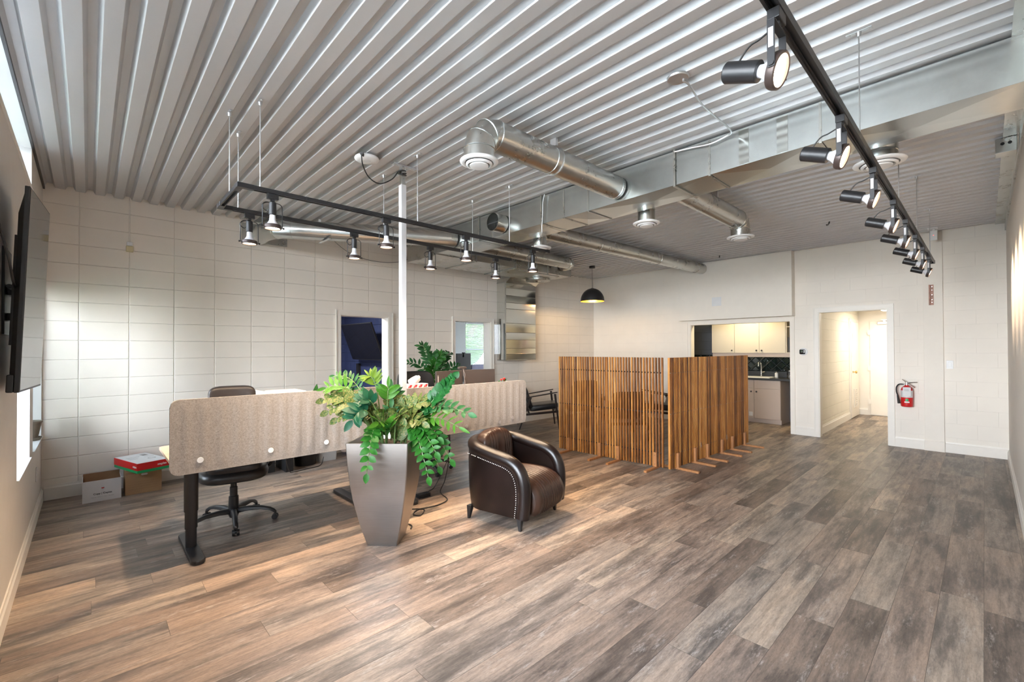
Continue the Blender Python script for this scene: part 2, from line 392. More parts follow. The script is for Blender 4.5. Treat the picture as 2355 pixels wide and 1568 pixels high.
def leafmat(name, a, b, edge=None, rough=.45):
    k = NT(name); v = k.obj(); n = k.noise(v, 26, 3, .6)
    if edge: n = k.noise(v, 95, 6, .8); c = k.ramp(n, (.36, a), (.48, b), (.55, edge), (.70, tuple(min(1, q*1.5) for q in edge)))
    else: c = k.ramp(n, (.3, a), (.7, b))
    k.l(c, k.b.inputs['Base Color']); k.b.inputs['Roughness'].default_value = rough; k.b.inputs['Specular IOR Level'].default_value = .2
    k.b.inputs['Subsurface Weight'].default_value = 0
    tr = k.n('ShaderNodeBsdfTranslucent'); k.l(c, tr.inputs[0]); mx = k.n('ShaderNodeMixShader'); mx.inputs[0].default_value = .07
    k.l(k.b.outputs[0], mx.inputs[1]); k.l(tr.outputs[0], mx.inputs[2]); k.l(mx.outputs[0], k.t.nodes['Material Output'].inputs['Surface'])
    return k.m
M['zz'] = leafmat('glossy_green_leaf', (.004, .038, .008), (.010, .085, .016), rough=.36)
M['zz2'] = leafmat('fresh_green_leaf', (.008, .058, .006), (.021, .115, .012), rough=.42)
M['zzd'] = leafmat('deep_green_leaf', (.012, .055, .02), (.03, .12, .03), rough=.42)
M['teal'] = leafmat('blue_green_leaf', (.004, .038, .018), (.010, .075, .034))
M['light'] = leafmat('light_green_leaf', (.025, .10, .008), (.055, .17, .014))
M['lime'] = leafmat('yellow_green_leaf', (.06, .13, .008), (.13, .20, .014))
M['var'] = leafmat('variegated_leaf', (.010, .045, .009), (.028, .075, .012), (.14, .125, .04))
M['stem'] = mat('green_stem', (.10, .17, .05), .5, noise=.2)
M['redleaf'] = mat('red_flower', (.5, .02, .02), .5, noise=.2)
# ================================================================== STRUCTURE
def wall(name, axis, c0, c1, a0, a1, z0, z1, holes, m, **k):
    """axis 0: wall plane x in [c0,c1], runs along y; axis 1: y in [c0,c1], runs along x"""
    A = sorted({a0, a1, *[h[0] for h in holes], *[h[1] for h in holes]}); Z = sorted({z0, z1, *[h[2] for h in holes], *[h[3] for h in holes]})
    mb = MB()
    for i in range(len(A)-1):
        run = None
        for j in range(len(Z)-1):
            ca, cz = (A[i]+A[i+1])/2, (Z[j]+Z[j+1])/2
            solid = not any(h[0] < ca < h[1] and h[2] < cz < h[3] for h in holes)
            if solid: run = [Z[j], Z[j+1]] if run is None else [run[0], Z[j+1]]
            if (not solid or j == len(Z)-2) and run is not None:
                if axis == 0: mb.box(c0, c1, A[i], A[i+1], *run)
                else: mb.box(A[i], A[i+1], c0, c1, *run)
                run = None
    return struct(mb, name, m, **k)
ZT = 3.30
struct(MB().box(-.35, 13.4, -7.0, 4.3, -.12, 0), 'floor', M['floor'])
D1 = (3.075, 3.86, 0, 2.045); D2 = (5.175, 6.03, 0, 2.045)
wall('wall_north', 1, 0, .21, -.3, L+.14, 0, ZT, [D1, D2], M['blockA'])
KO = (-4.245, -2.435, 0, 2.0); DO = (-5.572, -4.665, 0, 2.125)
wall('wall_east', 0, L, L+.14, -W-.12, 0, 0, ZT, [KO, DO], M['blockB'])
wall('wall_south', 1, -W-.12, -W, -.3, L, 0, ZT, [], M['drywall'])
WH = [(-2.18, -1.27, .655, 2.3), (-6.7, -1.22, 2.84, 3.2), (-1.0, -.02, .655, 2.2), (-6.3, -3.7, .655, 2.7)]  # last opening is out of view, added for daylight
wall('wall_west', 0, -.30, 0, -W-.12, 0, 0, ZT, WH, M['drywall'])
# fluted steel deck, ribs run along y, pitch 6 in
mb = MB(); prof = []
k_ = -1
prof.append((-.3, H))
while True:
    c = .05 + .1524*k_
    if c > L+.1: break
    if c > -.25:
        for dx, dz in ((-.040, 0), (-.0385, .001), (-.020, .039), (-.0185, .040), (.0185, .040), (.020, .039), (.0385, .001), (.040, 0)): prof.append((c+dx, H+dz))
    k_ += 1
prof.append((L+.14, H))
rows = [[(x, y, z) for x, z in prof] for y in (-W-.1, .0)]
R_ = [[mb.v(p) for p in r] for r in rows]
for i in range(len(prof)-1): mb.f([R_[0][i], R_[0][i+1], R_[1][i+1], R_[1][i]])
struct(mb, 'ceiling', M['deck'], fix=False)
struct(MB().box(-.35, L+.2, -W-.2, .25, ZT-.035, ZT+.1), 'ceiling_slab', M['deck']).name = 'ceiling_roof'
# steel angle on top of the south wall and window-wall ceiling edge
struct(MB().box(0, L, -W, -W+.10, H-.012, H-.001).box(0, L, -W, -W+.012, H-.11, H-.012), 'trim_1', M['galv_dull'])
struct(MB().box(0.001, .016, -W+.1, -.001, H-.03, H-.002), 'trim_2', M['black'])
def skirt(name, pts, h=.135, t=.016, nrm=None, m=None):
    """baseboard with a chamfered top along a straight run; nrm points into the room"""
    a, b = Vector((*pts[0], 0)), Vector((*pts[1], 0)); n = Vector((*nrm, 0)); pr = [(0, 0), (t, 0), (t, h-.03), (t*.6, h-.018), (t*.45, h), (0, h)]
    mb = MB(); mb.loft([[a+n*(q[0]+.0005)+Vector((0, 0, q[1])) for q in pr], [b+n*(q[0]+.0005)+Vector((0, 0, q[1])) for q in pr]])
    return struct(mb, name, m or M['trim'])
skirt('baseboard_north', ((0.02, 0), (3.0, 0)), nrm=(0, -1), h=.15)
skirt('baseboard_north_mid', ((3.94, 0), (5.1, 0)), nrm=(0, -1), h=.15)
skirt('baseboard_north_right', ((6.11, 0), (L, 0)), nrm=(0, -1), h=.15)
skirt('baseboard_east', ((L, -5.64), (L, -5.985)), nrm=(-1, 0), h=.15)
skirt('baseboard_east_right', ((L, -6.2), (L, -W)), nrm=(-1, 0), h=.15)
skirt('baseboard_east_mid', ((L, -4.31), (L, -4.6)), nrm=(-1, 0), h=.15)
skirt('baseboard_east_left', ((L, 0), (L, -2.36)), nrm=(-1, 0), h=.15)
skirt('baseboard_south', ((0, -W), (L, -W)), nrm=(0, 1), h=.13)
skirt('baseboard_west', ((0, -W), (0, 0)), nrm=(1, 0), h=.13)
# pilaster and bulkhead on the east wall
mb = MB().box(L-.03, L, -6.197, -5.985, 0, H-.001); mb.box(L-.045, L-.03, -6.2, -5.98, 0, .15)
struct(mb, 'trim_3', M['drywall_w'], bevel=.003)
struct(MB().box(9.19, L, -4.318, -2.262, 2.078, H-.001), 'trim_4', M['drywall_w'], bevel=.003)
# door and opening casings
def casing(name, axis, c, a0, a1, zt, wd, out, depth, m=None, side=1):
    """frame: flat casing on the room side plus lining through the wall. out = direction (sign) of the room side"""
    mb = MB(); t = .016
    def bx(a_0, a_1, z0, z1, d0, d1):
        d0, d1 = sorted((d0, d1))
        (mb.box(d0, d1, a_0, a_1, z0, z1) if axis == 0 else mb.box(a_0, a_1, d0, d1, z0, z1))
    f0, f1 = c+out*.0005, c+out*t
    for q0, q1, g0, g1 in ((0, .78, f0, f1), (.78, 1, f0, f1+out*.008)):
        bx(a0-wd*q1, a0-wd*q0, 0, zt+wd*q0, g0, g1); bx(a1+wd*q0, a1+wd*q1, 0, zt+wd*q0, g0, g1); bx(a0-wd*q1, a1+wd*q1, zt+wd*q0, zt+wd*q1, g0, g1)
    bk = c - out*depth
    bx(a0, a0+.012, 0, zt-.012, c, bk); bx(a1-.012, a1, 0, zt-.012, c, bk); bx(a0, a1, zt-.012, zt, c, bk)
    return struct(mb, name, m or M['trim'])
casing('trim_5', 1, 0, D1[0], D1[1], D1[3], .075, -1, .2095)
casing('trim_6', 1, 0, D2[0], D2[1], D2[3], .068, -1, .2095)
casing('trim_7', 0, L, KO[0], KO[1], KO[3], .065, -1, .1395, M['drywall_w'])
casing('trim_8', 0, L, DO[0], DO[1], DO[3], .075, -1, .1395)
# west windows: panes and frames set near the outer face, white linings
def win_west(name, y0, y1, z0, z1, nm=1):
    mb = MB()
    fr = .05; x0, x1 = -.285, -.235
    mb.box(x0, x1, y0+.001, y0+fr, z0+.001, z1-.001).box(x0, x1, y1-fr, y1-.001, z0+.001, z1-.001).box(x0, x1, y0+fr, y1-fr, z0+.001, z0+fr).box(x0, x1, y0+fr, y1-fr, z1-fr, z1-.001)
    for i in range(1, nm):
        yy = y0 + (y1-y0)*i/nm; mb.box(x0, x1, yy-fr/2, yy+fr/2, z0+fr, z1-fr)
    o = struct(mb, name, M['white'])
    MB().box(-.262, -.256, y0+fr+.001, y1-fr-.001, z0+fr+.001, z1-fr-.001).build('pane', M['glass'], o)
    # white lining of the reveal
    t = .008
    MB().box(x1+.001, -.0005, y1-t, y1-.0005, z0+t, z1-t).box(x1+.001, -.0005, y0+.0005, y0+t, z0+t, z1-t).box(x1+.001, .012, y0+.0005, y1-.0005, z0+.0005, z0+t).box(x1+.001, -.0005, y0+.0005, y1-.0005, z1-t, z1-.0005).build('reveal_lining', M['white'], o)
    return o
win_west('window_1', *WH[0]); win_west('window_2', *WH[2]); win_west('window_3', *WH[1], nm=4); win_west('added_window', *WH[3], nm=2)  # the last window is unseen, added to bring more daylight into the room
# ------------------------------------------------------------------ rooms beyond the north wall
N1, N2 = 4.0, 3.6
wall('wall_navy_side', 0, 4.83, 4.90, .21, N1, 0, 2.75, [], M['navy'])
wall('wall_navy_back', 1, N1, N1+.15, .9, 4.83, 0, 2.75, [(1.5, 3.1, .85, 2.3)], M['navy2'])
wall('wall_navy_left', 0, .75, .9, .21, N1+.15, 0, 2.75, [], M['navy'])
wall('wall_grey_side', 0, 4.90, 4.98, .21, N2+.55, 0, 2.75, [], M['grey_wall'])
wall('wall_grey_back', 1, N2, N2+.15, 4.98, 10.6, 0, 2.75, [(8.19, 9.35, .88, 2.28)], M['grey_wall'])
wall('wall_grey_right', 0, 10.6, 10.75, .14, N2+.15, 0, 2.75, [], M['grey_wall'])
struct(MB().box(.75, 4.9, .21, N1+.15, 2.75, 2.8), 'ceiling_navy', M['ceil_w'])
struct(MB().box(4.9, 10.75, .21, N2+.15, 2.75, 2.8), 'ceiling_grey', M['ceil_w'])
def win_back(name, x0, x1, y, z0, z1, nsl=34):
    fr = .045; mb = MB()
    y0, y1 = y+.08, y+.13
    mb.box(x0+.001, x0+fr, y0, y1, z0+.001, z1-.001).box(x1-fr, x1-.001, y0, y1, z0+.001, z1-.001).box(x0+fr, x1-fr, y0, y1, z0+.001, z0+fr).box(x0+fr, x1-fr, y0, y1, z1-fr, z1-.001)
    zm = (z0+z1)/2-.08; mb.box(x0+fr, x1-fr, y0, y1, zm-.03, zm+.03)
    o = struct(mb, name, M['white']); MB().box(x0+fr+.001, x1-fr-.001, y+.10, y+.105, z0+fr+.001, z1-fr-.001).build('pane', M['glass'], o)
    b = tag(MB().box(x0+.02, x1-.02, y+.005, y+.045, z1-.05, z1-.004).build('window_blind', M['slatb']), 'white horizontal blind in the window seen through the '+('grey' if x0 > 5 else 'navy')+' room doorway', 'blind')
    sb = MB()
    for i in range(nsl):
        z = z1-.065 - i*(z1-z0-.09)/nsl
        sb.loft([[(xx, y+.014, z-.013), (xx, y+.025, z+.001), (xx, y+.036, z+.011), (xx, y+.036, z+.0095), (xx, y+.025, z-.0005), (xx, y+.014, z-.0145)] for xx in (x0+.03, x1-.03)])
    s_ = sb.build('slats', M['slatb'], b); s_['kind'] = 'stuff'
    return o
win_back('window_5', 8.19, 9.35, N2, .88, 2.28); win_back('window_6', 1.5, 3.1, N1, .85, 2.3)
# ------------------------------------------------------------------ kitchen and corridor beyond the east wall
KX, KB = 10.80, 2.45
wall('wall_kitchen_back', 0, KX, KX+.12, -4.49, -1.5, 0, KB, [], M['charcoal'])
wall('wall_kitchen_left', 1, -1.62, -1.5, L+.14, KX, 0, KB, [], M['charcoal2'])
struct(MB().box(L+.14, KX+.12, -4.5, -1.5, KB, KB+.05), 'ceiling_kitchen', M['ceil_w'])
CX, CY0, CY1, CZ = 13.10, -6.05, -4.62, 2.33
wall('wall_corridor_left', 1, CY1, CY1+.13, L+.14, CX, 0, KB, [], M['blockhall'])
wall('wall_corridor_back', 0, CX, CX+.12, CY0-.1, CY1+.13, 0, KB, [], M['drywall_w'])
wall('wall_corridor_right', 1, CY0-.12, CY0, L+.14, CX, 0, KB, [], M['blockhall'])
struct(MB().box(L+.14, CX, CY0, CY1, CZ, CZ+.05), 'ceiling_corridor', M['ceil_w'])
skirt('baseboard_corridor', ((L+.145, CY1), (12.1, CY1)), nrm=(0, -1), h=.15)
skirt('baseboard_corridor_back', ((CX, CY1), (CX, -4.79)), nrm=(-1, 0), h=.15)
# corridor side door with narrow light, louvre and brass knob
d = struct(MB().box(12.17, 12.96, CY1-.03, CY1-.001, .012, 2.07), 'door_3', M['drywall_w'], bevel=.003)
MB().box(12.245, 12.32, CY1-.036, CY1-.0305, 1.32, 1.82).build('vision_panel', M['glass'], d)
MB().box(12.235, 12.33, CY1-.034, CY1-.0302, 1.31, 1.32).box(12.235, 12.33, CY1-.034, CY1-.0302, 1.82, 1.83).box(12.225, 12.245, CY1-.038, CY1-.0302, 1.31, 1.83).build('panel_bead', M['trim'], d)
lb = MB().box(12.38, 12.40, CY1-.045, CY1-.031, .24, .60).box(12.66, 12.68, CY1-.045, CY1-.031, .24, .60).box(12.38, 12.68, CY1-.045, CY1-.031, .60, .62).box(12.38, 12.68, CY1-.045, CY1-.031, .22, .24)
for i in range(8): lb.box(12.40, 12.66, CY1-.042, CY1-.033, .255+i*.043, .255+i*.043+.018)
lb.build('louvre', M['trim'], d)
MB().lathe([(.0, 0), (.028, .002), (.012, .012), (.010, .03), (.026, .045), (.030, .06), (.02, .075), (.0, .078)], (12.30, CY1-.031, .99), axis=(0, -1, 0)).build('knob', M['brass'], d, smooth=True)
hb = MB()
for z in (.25, 1.0, 1.8): hb.cyl((12.965, CY1-.03, z), (12.965, CY1-.03, z+.10), .008, n=10)
hb.each('hinge', M['trim'], d, smooth=True)
struct(MB().box(12.09, 12.165, CY1-.02, CY1-.0005, 0, 2.14).box(12.965, 13.04, CY1-.02, CY1-.0005, 0, 2.14).box(12.165, 12.965, CY1-.02, CY1-.0005, 2.075, 2.14), 'trim_9', M['trim'])
d = struct(MB().box(CX-.03, CX-.001, -5.74, -4.84, .012, 2.10), 'door_4', M['drywall_w'], bevel=.003)
MB().box(CX-.075, CX-.031, -5.25, -4.98, 2.03, 2.08).build('closer_body', M['steel'], d, bevel=.004)
MB().box(CX-.10, CX-.078, -5.40, -5.02, 2.045, 2.06).box(CX-.085, CX-.06, -5.12, -5.08, 2.081, 2.12).box(CX-.11, CX-.09, -5.25, -5.05, 2.115, 2.13).build('closer_arm', M['steel'], d)
hb = MB()
for z in (.25, 1.0, 1.8): hb.box(CX-.034, CX-.0305, -4.86, -4.80, z, z+.11)
hb.each('hinge', M['trim'], d)
lf = struct(MB().box(11.3, 12.55, -5.75, -5.12, CZ-.045, CZ-.001), 'corridor_light', M['white'])
lf['kind'] = 'thing'; tag(lf, 'lit rectangular ceiling light in the corridor beyond the doorway', 'ceiling light')
MB().box(11.33, 12.52, -5.72, -5.15, CZ-.052, CZ-.0455).build('diffuser', M['hall_light'], lf)
area('corridor_lamp', (11.9, -5.43, CZ-.06), (0, 0, 0), 1.1, .5, 8.5, (1, .93, .80), parent=None)
area('navy_fill_lamp', (2.8, 2.0, 2.70), (0, 0, 0), .6, .6, 80, (1, .95, .9))  # unseen lamp and panel added to brighten the navy room
tag(MB().box(2.45, 3.15, 1.65, 2.35, 2.725, 2.7495).build('navy_fill_panel', M['white_pl']), 'added unseen ceiling light panel brightening the navy room behind the left doorway', 'ceiling light')
area('kitchen_lamp', (10.05, -3.2, KB-.03), (0, 0, 0), .6, .3, 13, (1, .84, .52))
kl = tag(MB().box(9.7, 10.4, -3.4, -3.0, KB-.02, KB-.0005).build('kitchen_light', M['white_pl']), 'ceiling light of the kitchen behind the bulkhead', 'ceiling light')
# ------------------------------------------------------------------ outside
tag(MB().box(-30, 40, -30, 34, -.5, -.35).build('pavement', M['grass']), 'pale pavement outside the windows', 'pavement', kind='structure')
def hedge(x0, x1, y0, y1, h, seed, label):
    mb = MB(); rnd = random.Random(seed); n = 30 if h > 3 else 14
    lx, ly = (x1-x0), (y1-y0)
    for _ in range(n):
        c = (x0+lx*rnd.random(), y0+ly*rnd.random(), -.3+h*rnd.uniform(.15, .8)); r = rnd.uniform(.5, .9)*max(.8, h*.35)
        ph = rnd.random()*9
        mb.sell(c, (r, r, r*1.1), 1, 1, 14, 20, fn=lambda p: (lambda q: Vector((q.x, q.y, max(q.z, -.34-c[2]))))(p*(1+.12*sin(p.x*11+ph)*cos(p.y*9+ph)+.1*sin(p.z*13+ph*2))))
    return tag(mb.build('hedge', M['hedge'], smooth=True, ang=180), label, 'hedge', kind='stuff')
hedge(-2.8, -2.0, -.9, 2.2, 3.1, 3, 'unseen leafy hedge outside the left windows, made tall to block sky light'); hedge(7, 13, 8, 9.5, 3.6, 4, 'leafy shrubs outside the grey room window'); hedge(-1, 5, 8.5, 10, 2.6, 5, 'leafy shrubs outside the navy room window')  # left hedge is out of view, raised to hold back sky light
# ================================================================== THINGS ON THE CEILING
def hexm(p, d, n=6): pass
# ---- the steel post (telescoping power pole) between the desks
PXc, PYc = 2.43, -2.95
root = empty('power_pole', (PXc, PYc, 0), 0, 'tall white square pole from floor to ceiling between the two desks', 'pole')
MB((PXc, PYc, 0)).box(PXc-.026, PXc+.026, PYc-.026, PYc+.026, 0, 3.03).build('pole', M['polew'], root, bevel=.004)
MB((PXc, PYc, 0)).box(PXc-.02, PXc+.02, PYc-.02, PYc+.02, 3.03, 3.17).build('inner_tube', M['galv_dull'], root, bevel=.002)
mb = MB((PXc, PYc, 0)).box(PXc-.10, PXc+.16, PYc-.022, PYc+.022, 3.2, H-.001).box(PXc+.012, PXc+.02, PYc-.02, PYc+.02, 3.12, 3.2).box(PXc-.02, PXc-.012, PYc-.02, PYc+.02, 3.12, 3.2)
for xx in (-.08, -.05, .08, .12): mb.cyl((PXc+xx, PYc, 3.2), (PXc+xx, PYc, 3.194), .006, n=8)
mb.build('ceiling_bracket', M['steel'], root)
MB((PXc, PYc, 0)).box(PXc-.045, PXc+.045, PYc-.045, PYc+.045, 0, .006).build('base_plate', M['white'], root)
# ---- ceiling wifi access point with cable
AX, AY = 2.10, -2.92
root = empty('access_point', (AX, AY, H), 0, 'round white ceiling disc with a small ring and black cable near the pole top', 'wireless access point')
MB((AX, AY, H)).lathe([(0, -.051), (.03, -.051), (.032, -.049), (.034, -.051), (.075, -.047), (.098, -.038), (.104, -.028), (.100, -.018), (.085, -.014), (0, -.014)], (AX, AY, H), 40).build('housing', M['white_pl'], root, smooth=True)
MB((AX, AY, H)).box(AX-.06, AX+.06, AY-.05, AY+.05, H-.0135, H-.001).cyl((AX-.06, AY-.06, H-.03), (AX-.09, AY-.085, H-.03), .014).build('mounting_bracket', M['darkgrey'], root)
def bez(P, n=24):
    """catmull-rom through points"""
    P = [Vector(p) for p in P]; Q = [P[0]*2-P[1]] + P + [P[-1]*2-P[-2]]; r = []
    for i in range(1, len(Q)-2):
        for k in range(n):
            t = k/n; a, b, c, d = Q[i-1], Q[i], Q[i+1], Q[i+2]
            r.append(.5*((2*b)+(-a+c)*t+(2*a-5*b+4*c-d)*t*t+(-a+3*b-3*c+d)*t**3))
    return r+[P[-1]]
MB((AX, AY, H)).tube(bez([(AX-.09, AY-.085, 3.18), (AX-.06, AY-.05, 3.10), (AX+.02, AY, 3.03), (AX+.12, AY, 3.00), (AX+.24, AY, 3.07), (AX+.305, AY-.005, 3.155), (PXc+.03, PYc+.04, 3.15)], 8), .0055).build('cable', M['black'], root, smooth=True)
mb = MB()
for i, (dx, dy, r) in enumerate(((0, 0, .034), (.008, .006, .03), (-.004, .012, .038))):
    mb.tube([(PXc+dx+r*cos(a*pi/8)*1.0, PYc+dy+r*sin(a*pi/8), 3.125+.014*i+.01*sin(a*pi/8+i)) for a in range(17)], .005)
tag(mb.build('cable_coil', M['black'], smooth=True), 'coil of black cable wound round the top of the pole', 'cable')
# ---- hanging lighting loop (three rails) and the long track on the right
RZ = 2.60
def rail(mb, p, q, w=.018, h=.028):
    p, q = Vector(p), Vector(q); d = (q-p).normalized(); s = Vector((-d.y, d.x, 0))
    pr = [(-w, 0), (-w, h), (w, h), (w, 0), (w*.55, 0), (w*.55, h*.35), (w*.30, h*.35), (w*.30, h*.6), (-w*.30, h*.6), (-w*.30, h*.35), (-w*.55, h*.35), (-w*.55, 0)]
    return mb.loft([[a + s*x + Vector((0, 0, z)) for x, z in pr] for a in (p, q)])
YN, YF, X0, X1 = -3.24, -2.63, 1.045, 4.09
LO = (1.05, -2.94, RZ)
root = empty('hanging_track_loop', LO, 0, 'black U-shaped lighting track hung on thin rods over the desks', 'lighting track')
rail(MB(LO), (X0+.02, YN, RZ), (X1, YN, RZ)).build('rail', M['blackm'], root)
rail(MB(LO), (X0+.02, YF, RZ), (X1, YF, RZ)).build('rail', M['blackm'], root)
rail(MB(LO), (X0+.02, YN+.06, RZ), (X0+.02, YF-.06, RZ)).build('rail', M['blackm'], root)
for yy, s in ((YN, 1), (YF, -1)):
    MB(LO).box(X0, X0+.10, yy-.0195, yy+.0195, RZ-.002, RZ+.030).box(X0, X0+.04, *sorted((yy+s*.019, yy+s*.09)), RZ-.002, RZ+.030).build('corner_connector', M['blackm'], root, bevel=.002)
def rod(root, org, x, y, z=RZ+.028):
    MB(org).cyl((x, y, z), (x, y, H-.02), .0032, n=8).cyl((x, y, H-.03), (x, y, H-.006), .009, .013, n=10).build('suspension_rod', M['steel'], root, smooth=True)
    MB(org).box(x-.011, x+.011, y-.055, y+.055, H-.006, H-.001).cyl((x, y+.04, H-.006), (x, y+.04, H-.010), .005, n=8).cyl((x, y-.04, H-.006), (x, y-.04, H-.010), .005, n=8).build('ceiling_bracket', M['steel'], root)
rod(root, LO, X0+.02, -2.94)
for x in (1.185, 2.41, 3.50):
    for y in (YN, YF): rod(root, LO, x, y)
TY = -6.16
LO2 = (5.0, TY, RZ)
tr = empty('wall_washer_track', LO2, 0, 'long straight black lighting track on rods along the right wall', 'lighting track')
rail(MB(LO2), (.5, TY, RZ-.005), (8.19, TY, RZ-.005), .02, .034).build('rail', M['blackm'], tr)
MB(LO2).box(8.19, 8.21, TY-.022, TY+.022, RZ-.008, RZ+.032).build('end_cap', M['black'], tr)
for x in (.85, 3.32, 4.9, 6.26, 7.79): rod(tr, LO2, x, TY, RZ+.029)
# ---- spot heads
def disc_spot(parent, loc, rot, energy, angle=95, blend=.7, name='bulb_light'):
    ld = bpy.data.lights.new(name, 'SPOT'); ld.energy = energy; ld.color = WARM; ld.spot_size = radians(angle); ld.spot_blend = blend; ld.shadow_soft_size = .04
    o = bpy.data.objects.new(name, ld); COL.objects.link(o); o.location = loc; o.rotation_euler = rot; o.parent = parent; return o
def head_parts(root, tilt=None, cr=.0235, ce=-.100):
    """can, bulb, ring, lens along -z from z=0 (pivot of the yoke top); returned unrotated in local frame"""
    R = tilt or Matrix.Identity(4)
    def mb(): m = MB(); m.M = R; return m
    can = mb().lathe([(0, -.012), (cr-.0035, -.012), (cr, -.016), (cr, ce+.002), (cr-.0025, ce), (0, ce)], (0, 0, 0), 24).build('lamp_can', M['blackm'], root, smooth=True)
    mb().lathe([(.018, -.1005), (.0195, -.125), (.021, -.138), (.034, -.158), (.044, -.168), (0, -.1685)], (0, 0, 0), 28).build('bulb', M['bulb'], root, smooth=True)
    mb().lathe([(.0445, -.166), (.053, -.168), (.056, -.176), (.056, -.192), (.052, -.196), (.047, -.194), (.0465, -.178), (.0445, -.174)], (0, 0, 0), 32).build('ring', M['brownring'], root, smooth=True)
    mb().lathe([(.0, -.191), (.03, -.190), (.046, -.186), (.0462, -.180), (0, -.180)], (0, 0, 0), 28).build('lens', M['lens'], root, smooth=True)
M['brownring'] = mat('dark_bronze_ring', (.07, .05, .045), .4, metal=.4, noise=.08)
def down_head():
    r = empty('track_spotlight')
    MB().box(-.035, .035, -.016, .016, -.038, -.0005).box(-.012, .012, -.012, .012, -.052, -.038).build('adaptor', M['blackm'], r, bevel=.002)
    T = Matrix.Translation((0, 0, -.045))
    head_parts(r, T)
    mb = MB(); z0, z1, wx = -.058, -.045-.181, .062
    pts = [(-wx, 0, z1), (-wx, 0, z0-.03)] + [(-wx+.028*(1-cos(a)), 0, z0-.03+.028*sin(a)) for a in (pi/8, pi/4, 3*pi/8, pi/2)] + [(wx-.028*(1-cos(a)), 0, z0-.03+.028*sin(a)) for a in (pi/2, 3*pi/8, pi/4, pi/8)] + [(wx, 0, z0-.03), (wx, 0, z1)]
    mb.tube(pts, .003, 6).build('yoke', M['blackm'], r, smooth=True)
    mb = MB()
    for s in (-1, 1): mb.cyl((s*.0565, 0, z1), (s*.068, 0, z1), .0035, n=8).cyl((s*.068, 0, z1), (s*.074, 0, z1), .0075, n=12)
    mb.each('thumb_screw', M['blackm'], r)
    MB().tube(bez([(0, .01, -.05), (-.045, .02, -.065), (-.062, .02, -.09), (-.035, .02, -.115), (-.021, .01, -.105)], 6), .003, 6).build('cord', M['black'], r, smooth=True)
    disc_spot(r, (0, 0, -.245), (0, 0, 0), SPOT_W)
    return r
H0 = down_head(); first = True
lab = {0: 'nearest the window end', 1: 'second from the window end', 2: 'third from the window end', 3: 'at the far end'}
for yy, rn in ((YN, 'near'), (YF, 'far')):
    for i, x in enumerate((1.262, 2.115, 2.937, 3.846)):
        o = H0 if first else copy_tree(H0); first = False
        o.location = (x, yy, RZ)
        tag(o, 'black spotlight pointing down, %s of the %s loop rail' % (lab[i], rn), 'spotlight', 'spotlights on the hanging loop')
def side_head():
    r = empty('wall_spotlight')
    MB().box(-.035, .035, -.018, .018, -.034, -.0005).box(-.012, .012, -.012, .012, -.045, -.034).build('adaptor', M['blackm'], r, bevel=.002)
    MB().box(-.022, .022, .0185, .0195, -.030, -.006).build('rating_label', M['boxwhite'], r)
    z1 = -.185
    mb = MB()
    for s in (-1, 1): mb.box(s*.058-.0015, s*.058+.0015, -.011, .011, z1-.012, -.050)
    mb.box(-.0595, .0595, -.011, .011, -.050, -.046)
    mb.build('yoke', M['blackm'], r, bevel=.001)
    MB().box(-.0605, -.0596, -.007, .007, -.135, -.075).build('rating_sticker', M['boxwhite'], r)
    # lamp tilted so that it points to -y and a little down; pivot at ring height
    T = Matrix.Translation((0, 0, z1)) @ Matrix.Rotation(radians(-68), 4, 'X') @ Matrix.Translation((0, 0, .181))
    head_parts(r, T, .034, -.126)
    mb = MB()
    for s in (-1, 1): mb.cyl((s*.0565, 0, z1), (s*.064, 0, z1), .009, n=14)
    mb.each('thumb_screw', M['blackm'], r)
    e = T @ Vector((0, .033, -.03))
    MB().tube(bez([(0, .012, -.045), (0, .05, -.06), (0, .09, -.075), tuple(e)], 6), .0035, 6).build('cord', M['black'], r, smooth=True)
    p = T @ Vector((0, 0, -.215))
    disc_spot(r, tuple(p), (radians(-68), 0, 0), SPOT_W*.45, 75)
    return r
S0 = side_head(); first = True
for i, x in enumerate((1.93, 2.87, 3.743, 4.60, 5.33, 6.086, 6.831, 7.592)):
    o = S0 if first else copy_tree(S0); first = False
    o.location = (x, TY, RZ-.005)
    nm = ('nearest the camera, largest in the photo', 'second from camera, in front of the duct', 'third from the camera, just below the round white diffuser', 'fourth from the camera', 'fifth from the camera', 'third from the far end', 'second from the far end', 'last at the far end')[i]
    tag(o, 'black spotlight aimed at right wall, %s' % nm, 'spotlight', 'spotlights on the right track')
# ---- rectangular main duct
DX0, DX1, DZ0, DZ1 = 3.96, 4.37, 2.895, 3.20
root = empty('rectangular_duct', (DX0, -4, DZ0), 0, 'large rectangular galvanised steel duct crossing the room under the ceiling', 'duct')
og = (DX0, -4, DZ0)
def dzb(y): return 2.898 if y > -3.9 else 2.898+(-3.9-y)*.0155
def panel_duct(mb, x0, x1, y0, y1, z1, cb=.010):
    a, b = dzb(y0), dzb(y1)
    mb.loft([[(x0, y0, a), (x1, y0, a), (x1, y0, z1), (x0, y0, z1)], [(x0, y1, b), (x1, y1, b), (x1, y1, z1), (x0, y1, z1)]])
    c = [mb.v(p) for p in ((x0, y0, a-.0005), (x1, y0, a-.0005), (x1, y1, b-.0005), (x0, y1, b-.0005))]; m = mb.v(((x0+x1)/2, (y0+y1)/2, (a+b)/2-cb))
    for i in range(4): mb.f([c[i], m, c[(i+1) % 4]])
ys = [-6.815, -5.85, -5.10, -3.90, -3.585, -2.44, -1.22]
for a, b in zip(ys, ys[1:]):
    panel_duct(MBs := MB(og), DX0, DX1, a+.001, b-.001, DZ1); MBs.build('duct_section', M['galv'], root)
mb = MB(og)
